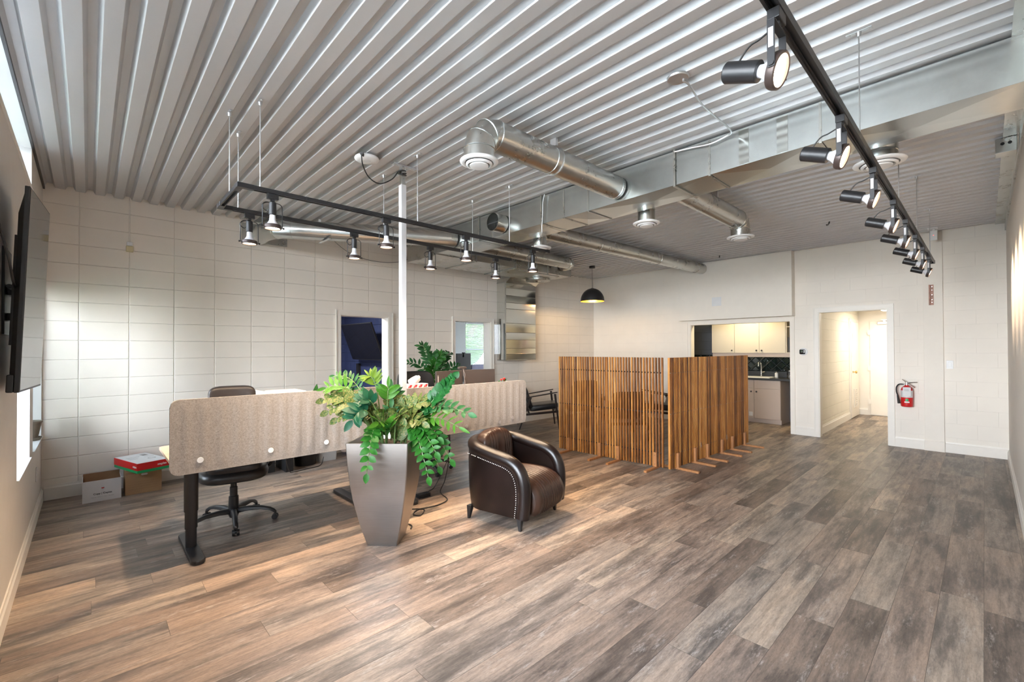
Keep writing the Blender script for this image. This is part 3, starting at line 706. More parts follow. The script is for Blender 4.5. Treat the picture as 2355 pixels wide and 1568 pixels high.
for y in ys[1:-1]:
    z = dzb(y); mb.box(DX0-.004, DX0-.0002, y-.008, y+.008, z-.004, DZ1).box(DX0-.0001, DX1, y-.008, y+.008, z-.0085, z-.0045)
mb.each('drive_slip', M['galv_dull'], root)
mb = MB(og)
for y in (-5.62, -5.36): mb.box(DX0-.0025, DX0-.0008, y-.035, y+.035, dzb(y)+.005, DZ1-.01)
mb.each('foil_tape', M['foil'] if 'foil' in M else M['galv_shiny'], root)
mb = MB(og)
for y in (-4.81, -3.27, -2.19): mb.box(DX0-.016, DX0-.013, y-.009, y+.009, dzb(y)-.013, DZ1+.01).box(DX0-.016, DX1+.016, y-.009, y+.009, dzb(y)-.017, dzb(y)-.0135)
mb.each('hanger_strap', M['galv_dull'], root)
# low trunk over the north wall leading to the riser
mb = MB(og)
for x0, x1 in ((3.97, 4.70), (4.70, 5.55), (5.55, 6.20)):
    mb.box(x0+.001, x1-.001, -1.20, -.40, 2.885, 3.185)
    c = [mb.v(p) for p in ((x0, -1.20, 2.884), (x1, -1.20, 2.884), (x1, -.40, 2.884), (x0, -.40, 2.884))]; m = mb.v(((x0+x1)/2, -.80, 2.868))
    for i in range(4): mb.f([c[i], m, c[(i+1) % 4]])
mb.box(6.20, 7.02, -1.20, -.006, 2.885, 3.185)
mb.build('trunk', M['galv_dull'], root)
mb = MB(og)
for x in (4.70, 5.55): mb.box(x-.014, x+.014, -1.212, -.39, 2.866, 3.19)
mb.box(5.9, 5.92, -1.25, -1.23, 2.84, 3.2).box(6.3, 6.32, -1.25, -1.23, 2.84, 3.2).box(5.6, 6.6, -1.262, -1.25, 2.835, 2.85)
mb.each('drive_slip', M['galv'], root)
# ---- riser on the north wall
RX0, RX1 = 6.19, 7.03
og = (RX0, 0, 1.3)
root = empty('duct_riser', og, 0, 'shiny galvanised vertical duct box ending above the floor on the block wall', 'duct')
yb = -.25
mb = MB(og); zs = [1.3, 1.42, 1.53, 1.70, 1.84, 2.02, 2.30, 2.42, 2.56, 2.70, 2.80]
for i, (z0, z1) in enumerate(zip(zs, zs[1:])):
    e0, e1 = ((.0, .006), (.004, .0), (.001, .005), (.006, .001))[i % 4]
    mb.loft([[(RX0, -.006, z0), (RX1, -.006, z0), (RX1, yb-e0, z0), (RX0, yb-e0, z0)], [(RX0, -.006, z1), (RX1, -.006, z1), (RX1, yb-e1, z1), (RX0, yb-e1, z1)]])
mb.loft([[(RX0, -.006, 2.80), (RX1, -.006, 2.80), (RX1, yb-.01, 2.80), (RX0, yb-.01, 2.80)], [(RX0, -.006, 2.884), (RX1, -.006, 2.884), (RX1, yb-.15, 2.884), (RX0, yb-.15, 2.884)]])
mb.build('riser_body', M['galv_shiny'], root)
mb = MB(og)
for z in (1.42, 1.53, 1.70, 1.84, 2.02, 2.30, 2.42, 2.56, 2.70): mb.loft([[(x, yb-.0065, z-.004), (x, yb-.009, z), (x, yb-.0065, z+.004)] for x in (RX0+.01, RX1-.01)])
mb.each('seam', M['galv_shiny'], root)
MB(og).box(RX0-.006, RX1+.006, yb-.016, -.006, 2.805, 2.82).box(RX0-.004, RX0+.014, yb-.006, yb+.012, 1.3, 2.80).box(RX0-.002, RX1+.002, yb-.004, -.004, 1.296, 1.31).build('corner_flange', M['galv_dull'], root)
mb = MB(og).box(RX0-.085, RX0-.002, -.012, -.002, 1.42, 2.0).box(RX0-.012, RX0-.002, -.08, -.012, 1.42, 2.0)
for z in (1.5, 1.7, 1.9): mb.cyl((RX0-.06, -.012, z), (RX0-.06, -.017, z), .005, n=8)
mb.build('mounting_angle', M['steel'], root)
# ---- round ducts
def elbow_pts(c, a, b, R, n=7):
    """arc in the plane of a and b, starting at c heading a, ending heading b"""
    a, b, c = Vector(a), Vector(b), Vector(c)
    return [c + a*R*sin(t*pi/2/n) + b*R*(1-cos(t*pi/2/n)) for t in range(n+1)]
def round_duct(name, org, pts, r, lab, mat_=None, seams=(), smooth=True, ang=20):
    root = empty(name, org, 0, lab, 'duct')
    MB(org).tube(pts, r, 36).build('duct_body', mat_ or M['galv_dull'], root, smooth=True, ang=ang)
    mb = MB(org)
    for p, d in seams: mb.lathe([(r-.001, -.006), (r+.004, -.003), (r+.004, .003), (r-.001, .006)], p, 36, d)
    if seams: mb.each('crimp_seam', M['galv'], root, smooth=True)
    return root
def diffuser(root, org, x, y, z, R=.145, collar=.10):
    """round white ceiling diffuser, z = underside of the flange"""
    s = R/.145
    MB(org).lathe([(r_*s, q) for r_, q in ((.096, .03), (.098, .018), (.143, .012), (.145, .008), (.142, .002), (.118, -.008), (.108, -.004), (.104, .010), (.094, .016))], (x, y, z), 44).build('diffuser_flange', M['white_pl'], root, smooth=True, ang=50)
    MB(org).lathe([(r_*s, q) for r_, q in ((.100, -.006), (.100, -.014), (.086, -.020), (.080, -.012), (.08, .004), (.086, .006))], (x, y, z), 44).build('diffuser_cone', M['white_pl'], root, smooth=True, ang=50)
    MB(org).lathe([(0, -.030), (.045*s, -.030), (.07*s, -.025), (.072*s, -.018), (.06*s, -.006), (0, -.004)], (x, y, z), 36).build('diffuser_plug', M['white_pl'], root, smooth=True)
    MB(org).lathe([(collar*.93, .055), (collar*.5, .05), (0.0, .05)], (x, y, z), 24).build('damper', M['darkgrey'], root, smooth=True)
# R1, from the near face of the main duct towards the window wall
r = .105; cy_, cz_ = -4.24, 3.03
org = (3.0, cy_, cz_)
pts = [(3.94, cy_, cz_)] + elbow_pts((2.42, cy_, cz_), (-1, 0, 0), (0, 0, -1), .14, 3) + [(2.28, cy_, 2.80)]
root = round_duct('round_branch_duct', org, pts, r, 'large round metal duct in mid ceiling with a white diffuser under its elbow', seams=[((3.90, cy_, cz_), (1, 0, 0)), ((3.0, cy_, cz_), (1, 0, 0)), ((2.42, cy_, cz_), (1, 0, 0)), ((2.345, cy_, cz_-.02), (1, 0, .6)), ((2.30, cy_, cz_-.075), (.6, 0, 1)), ((2.28, cy_, cz_-.14), (0, 0, 1))], ang=15)
diffuser(root, org, 2.28, cy_, 2.80, .132, .1)
MB(org).box(3.045, 3.07, cy_-.03, cy_+.03, 3.15, H-.001).tube([(3.06, cy_+(r+.003)*sin(a*pi/12), cz_+(r+.003)*cos(a*pi/12)) for a in range(25)], .004, 6).each('hanger_strap', M['steel'], root)
# R2, diagonal from the wall outlet
org = (3.0, -1.2, 3.03); r = .115
pts = [(1.98, -.02, 3.03), (1.98, -.30, 3.03), (2.0, -.42, 3.03), (2.06, -.54, 3.03), (2.16, -.625, 3.03), (2.30, -.71, 3.03), (3.80, -1.60, 3.02), (3.88, -1.64, 3.02), (3.955, -1.65, 3.02)]
root = round_duct('round_branch_duct', org, pts, r, 'long round metal duct running from an elbow on the left block wall', M['galv'], seams=[((2.05, -.52, 3.03), (.5, -.8, 0)), ((2.20, -.65, 3.03), (.8, -.55, 0)), ((2.6, -.885, 3.027), (.86, -.5, 0)), ((3.45, -1.385, 3.022), (.86, -.5, 0)), ((3.72, -1.54, 3.02), (.86, -.5, 0))], ang=15)
MB(org).box(1.78, 2.33, -.008, -.001, 2.94, 3.18).build('wall_plate', M['galv_dull'], root)
MB(org).box(2.50, 2.53, -1.02, -.70, 2.90, 2.903).loft([[(2.50, -.72, 2.96), (2.53, -.72, 2.96), (2.53, -.717, 2.96), (2.50, -.717, 2.96)], [(2.50, -.70, H-.001), (2.53, -.70, H-.001), (2.53, -.697, H-.001), (2.50, -.697, H-.001)]]).each('hanger_strap', M['white_pl'], root)
# stub collar, open, on the near face of the main duct
org = (3.88, -2.64, 3.0)
root = empty('open_duct_collar', org, 0, 'short open round collar with a damper sticking out of the rectangular duct', 'duct collar')
MB(org).lathe([(.105, 0), (.107, .01), (.107, .158), (.102, .158), (.102, .0), (.105, 0)], (3.79, -2.64, 3.02), 36, (1, 0, 0)).build('collar', M['galv_shiny'], root, smooth=True, ang=40)
MB(org).cyl((3.93, -2.64, 3.02), (3.935, -2.64, 3.02), .099, n=32).build('damper_blade', M['black'], root)
MB(org).cyl((3.82, -2.74, 3.02), (3.82, -2.54, 3.02), .006, n=8).build('damper_rod', M['darkgrey'], root)
# far side drops
for (x, y, R_, lb) in ((4.50, -4.23, .135, 'white round diffuser on a short elbow behind the duct, left of the curved branch'), (4.52, -2.72, .145, 'white round diffuser on a short neck above the far end of the hanging loop')):
    org = (x, y, 2.9)
    root = round_duct('diffuser_drop', org, [(4.3705, y, 3.04), (4.43, y, 3.03), (x-.03, y, 3.0), (x, y, 2.95), (x, y, 2.80)], .085, lb, M['galv'], seams=[((x, y, 2.94), (0, 0, 1)), ((x-.025, y, 2.995), (.5, 0, 1))], ang=15)
    root['category'] = 'diffuser'; diffuser(root, org, x, y, 2.80, R_, .085)
org = (4.52, -6.09, 2.9)
root = round_duct('diffuser_drop', org, [(4.3705, -6.09, 3.06), (4.45, -6.09, 3.05), (4.50, -6.09, 3.01), (4.53, -6.09, 2.96), (4.53, -6.09, 2.86)], .105, 'large white round diffuser behind the track spotlights on the right', M['galv'], seams=[((4.53, -6.09, 2.94), (0, 0, 1))], ang=15)
root['category'] = 'diffuser'; diffuser(root, org, 4.53, -6.09, 2.865, .158, .105)
# R4
org = (5.2, -4.64, 3.02); cz_ = 3.02; y = -4.64
root = round_duct('round_branch_duct', org, [(4.375, y, cz_)] + elbow_pts((5.80, y, cz_), (1, 0, 0), (0, 0, -1), .12, 3) + [(5.92, y, 2.825)], .105, 'round metal duct curving down to a white diffuser behind the rectangular duct', seams=[((5.80, y, cz_), (1, 0, 0)), ((5.87, y, cz_-.03), (1, 0, -.8)), ((5.92, y, cz_-.10), (0, 0, 1))], ang=15)
diffuser(root, org, 5.92, y, 2.82, .148, .1)
MB(org).box(5.2, 5.23, y-.025, y+.025, cz_+.105, H-.001).each('hanger_strap', M['steel'], root)
# R5 tight under the deck to the bulkhead
org = (6.5, -2.65, 3.09)
round_duct('round_branch_duct', org, [(4.375, -2.56, 3.09), (9.185, -2.76, 3.09)], .10, 'straight round metal duct running under the ceiling to the bulkhead over the kitchen', seams=[((7.55, -2.69, 3.09), (1, -.04, 0)), ((5.9, -2.62, 3.09), (1, -.04, 0)), ((8.9, -2.748, 3.09), (1, -.04, 0))])
# R6 with return elbow
org = (5.5, -1.45, 3.06)
pts = [(4.375, -1.45, 3.06)] + elbow_pts((6.60, -1.45, 3.06), (1, 0, 0), (0, 1, 0), .14, 5) + [(6.74, -1.22, 3.055)]
root = round_duct('round_branch_duct', org, pts, .10, 'round metal duct bending back to the riser near the black pendant lamp', seams=[((5.5, -1.45, 3.06), (1, 0, 0)), ((6.60, -1.45, 3.06), (1, 0, 0))], ang=15)
org = (6.72, -.62, 2.86)
root = empty('round_duct_cap', org, 0, 'flat round sheet metal cap under the duct above the vertical riser', 'duct cap')
MB(org).lathe([(0, -.045), (.235, -.045), (.24, -.04), (.24, -.004), (0, -.004)], (6.72, -.62, 2.885), 40).build('cap', M['galv_dull'], root, smooth=True)
MB(org).lathe([(.06, -.045), (.03, -.06), (0, -.065)], (6.72, -.62, 2.885), 20).build('spun_collar', M['galv_shiny'], root, smooth=True)
# flexible conduit and ceiling junction disc
org = (3.0, -5.31, H)
root = empty('junction_cover', org, 0, 'round metal junction cover on the ceiling with a flexible conduit', 'junction box')
MB(org).lathe([(0, -.014), (.062, -.014), (.066, -.008), (.066, -.001)], org, 32).build('cover', M['steel'], root, smooth=True)
MB(org).tube(bez([(3.03, -5.33, 3.195), (3.10, -5.34, 3.185), (3.35, -5.30, 3.185), (3.60, -5.29, 3.19), (3.80, -5.30, 3.18), (3.90, -5.29, 3.17), (3.925, -5.24, 3.165), (3.93, -5.12, 3.15), (3.935, -4.97, 3.17), (3.935, -4.82, 3.185)], 8), .0065, 8).build('conduit', M['steel'], root, smooth=True)
org = (3.93, -3.33, 3.19)
tag(MB(org).tube(bez([(3.93, -3.34, 3.20), (3.925, -3.32, 3.12), (3.93, -3.31, 2.98), (3.93, -3.30, 2.86), (3.95, -3.27, 2.77), (4.05, -3.05, 2.69), (4.07, -3.20, 2.635)], 8), .005, 8).build('conduit', M['steel'], loc=org, smooth=True), 'thin metal flexible conduit hanging over the duct edge down to the loop end', 'conduit')
MB(LO).box(4.05, 4.10, -3.262, -3.218, 2.598, 2.632).build('feed_connector', M['black'], bpy.data.objects['hanging_track_loop'])
# sagging thin cable on the north wall
org = (3.6, -.04, 3.0)
tag(MB(org).tube(bez([(2.90, -.03, 3.19), (3.0, -.03, 3.10), (3.17, -.03, 2.995), (3.40, -.03, 2.93), (3.62, -.03, 2.908), (3.90, -.03, 2.925), (4.16, -.03, 3.0), (4.52, -.03, 3.20)], 8), .0035, 6).build('cable', M['darkgrey'], loc=org, smooth=True), 'thin dark cable sagging along the top of the block wall behind the pole', 'cable')
# black clips left in the deck
for i, (x, y, lb) in enumerate(((7.58, -5.17, 'small black bracket on the ceiling right of the bulkhead'), (8.74, -3.28, 'small black clip on the ceiling just before the bulkhead'))):
    org = (x, y, H)
    tag(MB(org).tube([(x-.07, y-.03, H-.012), (x-.05, y-.02, H-.03), (x, y, H-.036), (x+.05, y+.02, H-.03), (x+.07, y+.03, H-.012)], .010, 6, sc=.5).build('ceiling_clip', M['black'], loc=org), lb, 'clip')
# junction box by the south wall
org = (5.72, -6.76, H-.06)
root = empty('junction_box', org, 0, 'grey square metal electrical box at the ceiling edge of the right wall', 'junction box')
MB(org).box(5.66, 5.78, -6.80, -6.68, H-.13, H-.013).build('box_body', M['galv_dull'], root, bevel=.004)
MB(org).cyl((5.6595, -6.76, H-.06), (5.655, -6.76, H-.06), .012, n=12).cyl((5.6595, -6.72, H-.06), (5.655, -6.72, H-.06), .012, n=12).build('knockout', M['black'], root)
# ---- pendant lamp
PXl, PYl = 7.86, -1.075
org = (PXl, PYl, 2.52)
root = empty('pendant_lamp', org, 0, 'black dome pendant lamp with a glowing gold inside in the far corner', 'pendant lamp')
prof = [(.004, .262), (.02, .262)] + [(.24*sin(a*pi/2/10), .255*cos(a*pi/2/10)) for a in range(1, 11)] + [(.242, -.012)]
MB(org).lathe(prof, (PXl, PYl, 2.50), 44).build('lamp_shade', M['blackm'], root, smooth=True, ang=60)
prof = [(.236*sin(a*pi/2/10), .248*cos(a*pi/2/10)) for a in range(0, 11)] + [(.238, -.012)]
MB(org).lathe(prof, (PXl, PYl, 2.50), 44).build('shade_lining', M['gold_in'], root, smooth=True, ang=60, fix=False)
MB(org).cyl((PXl, PYl, 2.762), (PXl, PYl, H-.045), .0035, n=8).build('cord', M['black'], root)
MB(org).lathe([(0, -.045), (.058, -.045), (.062, -.04), (.062, -.002)], (PXl, PYl, H), 32).build('canopy', M['blackm'], root, smooth=True)
MB(org).lathe([(.0, 0), (.022, .01), (.03, .03), (.022, .055), (.014, .075), (.014, .12), (0, .12)], (PXl, PYl, 2.56), 20).build('bulb', M['lens'], root, smooth=True)
ld = bpy.data.lights.new('pendant_light', 'POINT'); ld.energy = PEND_W; ld.color = (1, .70, .38); ld.shadow_soft_size = .04
o = bpy.data.objects.new('pendant_light', ld); COL.objects.link(o); o.location = (0, 0, .01); o.parent = root
# ================================================================== WALL THINGS
# thermostat
org = (L, -4.432, 1.448)
root = empty('thermostat', org, 0, 'black rounded square thermostat on a white round plate beside the kitchen opening', 'thermostat')
MB(org).lathe([(0, .010), (.062, .010), (.067, .006), (.067, .0005)], (L, -4.44, 1.45), 36, (-1, 0, 0)).build('wall_plate', M['white_pl'], root, smooth=True)
m = MB(org); m.sell((L-.022, -4.428, 1.448), (.011, .042, .042), .3, .5, 12, 24).build('display', M['blackg'], root, smooth=True)
MB(org).box(L-.0342, L-.0338, -4.436, -4.420, 1.440, 1.458).build('readout', M['greyink'], root)
# light switch on the east wall, outlet on the west wall
org = (L, -6.259, 1.268)
root = empty('light_switch', org, 0, 'white light switch plate on the far wall near the right corner', 'light switch')
MB(org).box(L-.007, L-.0005, -6.295, -6.223, 1.208, 1.328).build('plate', M['white_pl'], root, bevel=.002)
MB(org).box(L-.011, L-.0072, -6.277, -6.241, 1.234, 1.302).build('rocker', M['white_pl'], root, bevel=.001)
org = (0, -.67, .40)
root = empty('wall_outlet', org, 0, 'white outlet plate low on the window wall beside the left corner', 'outlet')
MB(org).box(.0005, .007, -.705, -.635, .34, .465).build('plate', M['white_pl'], root, bevel=.002)
mb = MB(org)
for z in (.375, .425): mb.box(.0072, .009, -.685, -.655, z-.012, z+.016)
mb.each('socket', M['trim'], root)
# motion sensor with its conduit on the north wall
org = (.677, 0, 2.69)
root = empty('motion_sensor', org, 0, 'small beige and grey wall sensor high on the block wall near the window corner', 'sensor')
MB(org).box(.645, .709, -.045, -.0005, 2.63, 2.70).build('sensor_body', M['trim_y'] if 'trim_y' in M else M['ceramic_y'], root, bevel=.006) if False else None
M['ivory'] = mat('ivory_plastic', (.66, .58, .36), .5, noise=.03)
MB(org).box(.645, .709, -.045, -.0005, 2.63, 2.695).build('sensor_body', M['ivory'], root, bevel=.006)
MB(org).box(.652, .702, -.035, -.0005, 2.696, 2.74).build('sensor_cap', M['white_pl'], root, bevel=.004)
MB(org).tube([(.677, -.008, 2.741), (.677, -.008, 3.205)], .005, 8).build('wire', M['trim'], root)
# emergency light / white box by the ceiling
org = (9.1, -6.12, 3.1)
root = empty('ceiling_sensor', org, 0, 'white rectangular sensor with a red light hung at the ceiling near the far wall', 'sensor')
MB(org).box(9.02, 9.06, -6.165, -6.08, 3.035, 3.175).build('sensor_body', M['white_pl'], root, bevel=.006)
MB(org).box(8.98, 9.10, -6.17, -6.06, H-.012, H-.001).cyl((9.05, -6.12, 3.17), (9.05, -6.12, H-.012), .018, n=12).build('mount', M['white_pl'], root)
M['redled'] = mat('red_led', (1, .05, .03), .4, emis=4, ecol=(1, .05, .03), noise=.01)
MB(org).box(9.0185, 9.0198, -6.127, -6.121, 3.10, 3.106).build('indicator', M['redled'], root)
# copper coloured bracket
org = (L-.045, -6.07, 2.29)
root = empty('wall_bracket', org, 0, 'reddish brown vertical wood strip with screws high on the far wall pilaster', 'bracket')
MB(org).box(L-.060, L-.0305, -6.062, -6.048, 2.14, 2.44).box(L-.034, L-.0305, -6.10, -6.062, 2.14, 2.44).build('bracket_strip', M['copper'], root, bevel=.002)
mb = MB(org)
for z in (2.18, 2.22, 2.29, 2.36, 2.41): mb.cyl((L-.034, -6.082, z), (L-.042, -6.082, z), .006, n=10)
mb.each('screw', M['steel'], root)
# white access plate on the bulkhead
tag(MB((9.19, -3.04, 2.42)).box(9.184, 9.1895, -3.13, -2.95, 2.335, 2.505).build('access_plate', M['white_pl'], loc=(9.19, -3.04, 2.42), bevel=.002), 'square pale plate on the bulkhead above the kitchen opening', 'access panel')
# fire extinguisher
ex, ey, ez = L-.085, -5.795, .63
org = (ex, ey, ez)
root = empty('fire_extinguisher', org, 0, 'red fire extinguisher with black hose and paper tag on the far wall', 'fire extinguisher')
MB(org).lathe([(0, 0), (.060, .0), (.068, .008), (.070, .02), (.070, .30), (.062, .335), (.045, .36), (.024, .375), (.022, .39), (0, .39)], (ex, ey, ez), 36).build('cylinder', M['red'], root, smooth=True)
def arcplate(mb, c, r, a0, a1, z0, z1, n=12):
    return mb.loft([[(c[0]+q*cos(a), c[1]+q*sin(a), z) for q, z in ((r, z0), (r, z1), (r+.0012, z1), (r+.0012, z0))] for a in [a0+(a1-a0)*i/n for i in range(n+1)]])
cdir = math.atan2(CAM.y-ey, CAM.x-ex)
arcplate(MB(org), (ex, ey), .0705, cdir-1.25, cdir+1.25, .80, .925).build('instruction_label', M['boxwhite'], root, smooth=True)
arcplate(MB(org), (ex, ey), .0705, cdir-.25, cdir+.25, .735, .775).build('green_label', M['green'], root, smooth=True)
arcplate(MB(org), (ex, ey), .0705, cdir-.42, cdir+.42, .705, .728).build('arrow_label', M['whiteink'], root, smooth=True)
n_ = Vector((cos(cdir), sin(cdir), 0)); s_ = Vector((-n_.y, n_.x, 0)); c0 = Vector((ex, ey, 0))
def obx(mb, o, a, b, c, d, e, f):
    pts = [c0+s_*x+n_*y+Vector((0, 0, z)) for z in (e, f) for y in (c, d) for x in (a, b)]
    c_ = [mb.v(p) for p in pts]
    for q in ((0, 2, 3, 1), (4, 5, 7, 6), (0, 1, 5, 4), (2, 6, 7, 3), (0, 4, 6, 2), (1, 3, 7, 5)): mb.f([c_[i] for i in q])
    return mb
obx(MB(org), 0, -.045, .045, .078, .079, .83, .985).build('paper_tag', M['boxwhite'], root)
mb = MB(org)
for i, z in enumerate((.95, .94, .93, .92)): obx(mb, 0, -.03, .02+.01*(i % 2), .0792, .0796, z, z+.003)
mb.build('tag_print', M['greyink'], root)
MB(org).cyl((ex, ey, 1.02), (ex, ey, 1.07), .018, n=16).cyl((ex, ey, 1.03), tuple(c0-s_*.045+Vector((0, 0, 1.035))), .009, n=10).build('valve', M['steel'], root, smooth=True)
mb = MB(org)
for (a, b) in (((0, 1.06), (.12, 1.075)), ((0, 1.065), (-.05, 1.12)), ((.01, 1.055), (.09, .98))):
    mb.cyl(tuple(c0-s_*(-a[0])+Vector((0, 0, a[1]))), tuple(c0+s_*b[0]+Vector((0, 0, b[1]))), .008, .007, n=8)
mb.build('handle', M['chrome'], root, smooth=True)
hp = [c0-s_*.03+Vector((0, 0, 1.03)), c0-s_*.085+Vector((0, 0, 1.03)), c0-s_*.115+Vector((0, 0, .98)), c0-s_*.118+Vector((0, 0, .90)), c0-s_*.105+Vector((0, 0, .83))]
MB(org).tube(bez(hp, 6), .009, 10).build('hose', M['rubber'], root, smooth=True)
MB(org).cyl(tuple(hp[-1]), tuple(c0-s_*.09+Vector((0, 0, .68))), .011, .017, n=14).build('nozzle', M['rubber'], root, smooth=True)
MB(org).box(ex+.02, L-.0005, ey-.02, ey+.02, .98, 1.04).build('wall_hook', M['steel'], root)
root.scale = (1, 1, .83)
# ================================================================== KITCHEN
FX = 10.2
def cab(name, x0, x1, y0, y1, z0, z1, doors, lab, m, knobs, drawers=None, toe=0):
    org = (x0, (y0+y1)/2, z0)
    root = empty(name, org, 0, lab, 'cabinet', None)
    MB(org).box(x0+.02, x1, y0, y1, z0+toe, z1).build('body', m, root)
    if toe: MB(org).box(x0+.06, x1, y0, y1, z0, z0+toe).build('plinth', m, root)
    dz1 = z1 if not drawers else z1-.17
    for (a, b), ks in zip(doors, knobs):
        d = MB(org).box(x0, x0+.019, a+.0025, b-.0025, z0+toe+.003, dz1-.003).build('door', m, root, bevel=.0015)
        if ks: 
            ky = b-.05 if ks[0] > 0 else a+.05
            MB(org).lathe([(0, .026), (.014, .024), (.017, .017), (.009, .008), (.009, .0)], (x0-.0003, ky, ks[1]), 16, (-1, 0, 0)).build('knob', M['black'], d, smooth=True)
        if drawers: MB(org).box(x0, x0+.019, a+.0025, b-.0025, dz1+.003, z1-.003).build('drawer', m, root, bevel=.0015)
    return root
UX = 10.45
cab('upper_cabinet', UX, KX-.002, -2.90, -2.42, 1.41, 2.12, [(-2.90, -2.42)], 'cream single-door wall cabinet, leftmost over the kitchen counter', M['cab_up'], [(-1, 1.465)])
cab('upper_cabinet', UX, KX-.002, -3.875, -2.902, 1.41, 2.12, [(-3.39, -2.902), (-3.875, -3.39)], 'cream double-door wall cabinet over the kitchen sink', M['cab_up'], [(-1, 1.465), (1, 1.465)])
org = (UX, -4.2, 1.41)
root = empty('open_shelf_unit', org, 0, 'cream open wall shelf at the right end of the kitchen cabinets', 'shelf')
MB(org).box(UX+.005, KX-.002, -3.895, -3.877, 1.41, 2.12).box(UX+.005, KX-.002, -4.46, -4.44, 1.41, 2.12).box(UX+.005, KX-.002, -4.44, -3.895, 1.41, 1.428).box(UX+.005, KX-.002, -4.44, -3.895, 2.10, 2.12).build('body', M['cab_up'], root)
MB(org).box(UX+.01, KX-.002, -4.4395, -3.8955, 1.93, 1.948).build('shelf', M['cab_up'], root)
MB(org).box(KX-.006, KX-.0025, -4.4395, -3.8955, 1.43, 2.10).build('back_panel', M['darkwood'], root)
tag(MB((10.6, -3.4, 1.37)).box(UX+.04, UX+.06, -4.44, -2.42, 1.33, 1.409).build('light_valance', M['cabinet'], loc=(10.6, -3.4, 1.37)), 'pinkish strip under the kitchen wall cabinets', 'valance')
org = (10.5, -3.955, 1.43)
root = empty('picture_frame', org, 0, 'small dark frame with a pink print standing in the open kitchen shelf', 'picture frame')
MB(org).box(10.49, 10.505, -4.10, -3.90, 1.4285, 1.73).build('frame', M['leather_bb'], root, bevel=.003)
MB(org).box(10.486, 10.4895, -4.085, -3.945, 1.45, 1.70).build('print', M['pinkprint'], root)
MB(org).box(10.484, 10.4858, -4.06, -3.97, 1.50, 1.60).box(10.484, 10.4858, -4.05, -3.99, 1.61, 1.66).build('pale_shapes', M['whiteink'], root)
cab('base_cabinet', FX, KX-.002, -3.845, -2.86, 0, .868, [(-3.365, -2.86), (-3.845, -3.365)], 'pinkish double-door base cabinet with drawers under the kitchen sink', M['cabinet'], [(-1, .63), (1, .63)], True, .09)
cab('base_cabinet', FX, KX-.002, -2.858, -1.63, 0, .868, [(-2.24, -1.63), (-2.858, -2.24)], 'pinkish base cabinet left of the sink, hidden behind the slatted screen', M['cabinet'], [(-1, .63), (1, .63)], True, .09)
MB((FX, -3.35, 0)).box(FX-.008, FX-.0005, -3.355+.015, -3.30+.03, .13, .215).build('outlet_plate', M['white_pl'], bpy.data.objects['base_cabinet'])
bpy.data.objects['outlet_plate'].location = Vector((FX, -3.35, 0)) - bpy.data.objects['base_cabinet'].location
mb = MB((10.5, -3.0, .9)).box(FX-.03, KX-.002, -4.47, -1.625, .869, .909)
o = tag(mb.build('worktop', M['counter'], loc=(10.5, -3.0, .9), bevel=.003), 'dark charcoal kitchen worktop behind the slatted screen', 'worktop')
MB((10.5, -3.0, .9)).box(KX-.02, KX-.0025, -4.47, -1.625, .9095, 1.02).build('upstand', M['counter'], o)
mb = MB(); c45 = .7071; ts = .14
Y0, Y1, Z0_, Z1_ = -4.46, -1.63, 1.022, 1.36
bmm = mb.bm
for i in range(-2, 40):
    for j in range(-26, 26):
        cy0 = -4.5 + (i+j)*ts*c45*1.0; cz0 = .95 + (i-j)*ts*c45
        if cy0 < Y0-.1 or cy0 > Y1+.1 or cz0 < Z0_-.1 or cz0 > Z1_+.1: continue
        cs = [(cy0, cz0-ts*c45+.003), (cy0+ts*c45-.003, cz0), (cy0, cz0+ts*c45-.003), (cy0-ts*c45+.003, cz0)]
        cl = lambda p: (min(max(p[0], Y0), Y1), min(max(p[1], Z0_), Z1_))
        o4 = [mb.v((KX-.004, *cl(p))) for p in cs]
        i4 = [mb.v((KX-.016, *cl((cy0+(p[0]-cy0)*.72, cz0+(p[1]-cz0)*.72)))) for p in cs]
        for k in range(4): mb.f([o4[k], o4[(k+1) % 4], i4[(k+1) % 4], i4[k]])
        mb.f(i4)
bmesh.ops.dissolve_degenerate(bmm, dist=1e-4, edges=bmm.edges)
tag(mb.build('tile_backsplash', M['tile']), 'glossy black diamond tile backsplash behind the kitchen sink', 'backsplash', kind='structure')
# sink, tap, soap, jar
org = (10.45, -3.35, .91)
root = empty('kitchen_sink', org, 0, 'pale inset sink in the dark kitchen worktop', 'sink')
mb = MB(org); rr = []
def rrect(x0, x1, y0, y1, z, r=.04, n=5):
    p = []
    for cx, cy2, a in ((x1-r, y1-r, 0), (x0+r, y1-r, pi/2), (x0+r, y0+r, pi), (x1-r, y0+r, 3*pi/2)):
        for k in range(n+1): p.append((cx+r*cos(a+pi/2*k/n), cy2+r*sin(a+pi/2*k/n), z))
    return p
mb.loft([rrect(10.24, 10.68, -3.64, -3.10, .9095), rrect(10.245, 10.675, -3.635, -3.105, .922), rrect(10.27, 10.65, -3.61, -3.13, .920), rrect(10.29, 10.63, -3.59, -3.15, .911)], False, True)
mb.build('basin', M['white_pl'], root, smooth=True)
MB(org).tube(bez([(10.66, -3.36, .923), (10.66, -3.36, 1.10), (10.64, -3.36, 1.20), (10.57, -3.36, 1.235), (10.50, -3.36, 1.20), (10.485, -3.36, 1.13)], 6), [.016]*18+[.013]*12+[.015], 14).build('tap', M['chrome'], root, smooth=True)
MB(org).cyl((10.66, -3.36, 1.0), (10.66, -3.43, 1.02), .008, n=8).build('tap_lever', M['chrome'], root, smooth=True)
org = (10.55, -3.68, .91)
root = empty('soap_dispenser', org, 0, 'small clear soap pump beside the kitchen sink', 'soap dispenser')
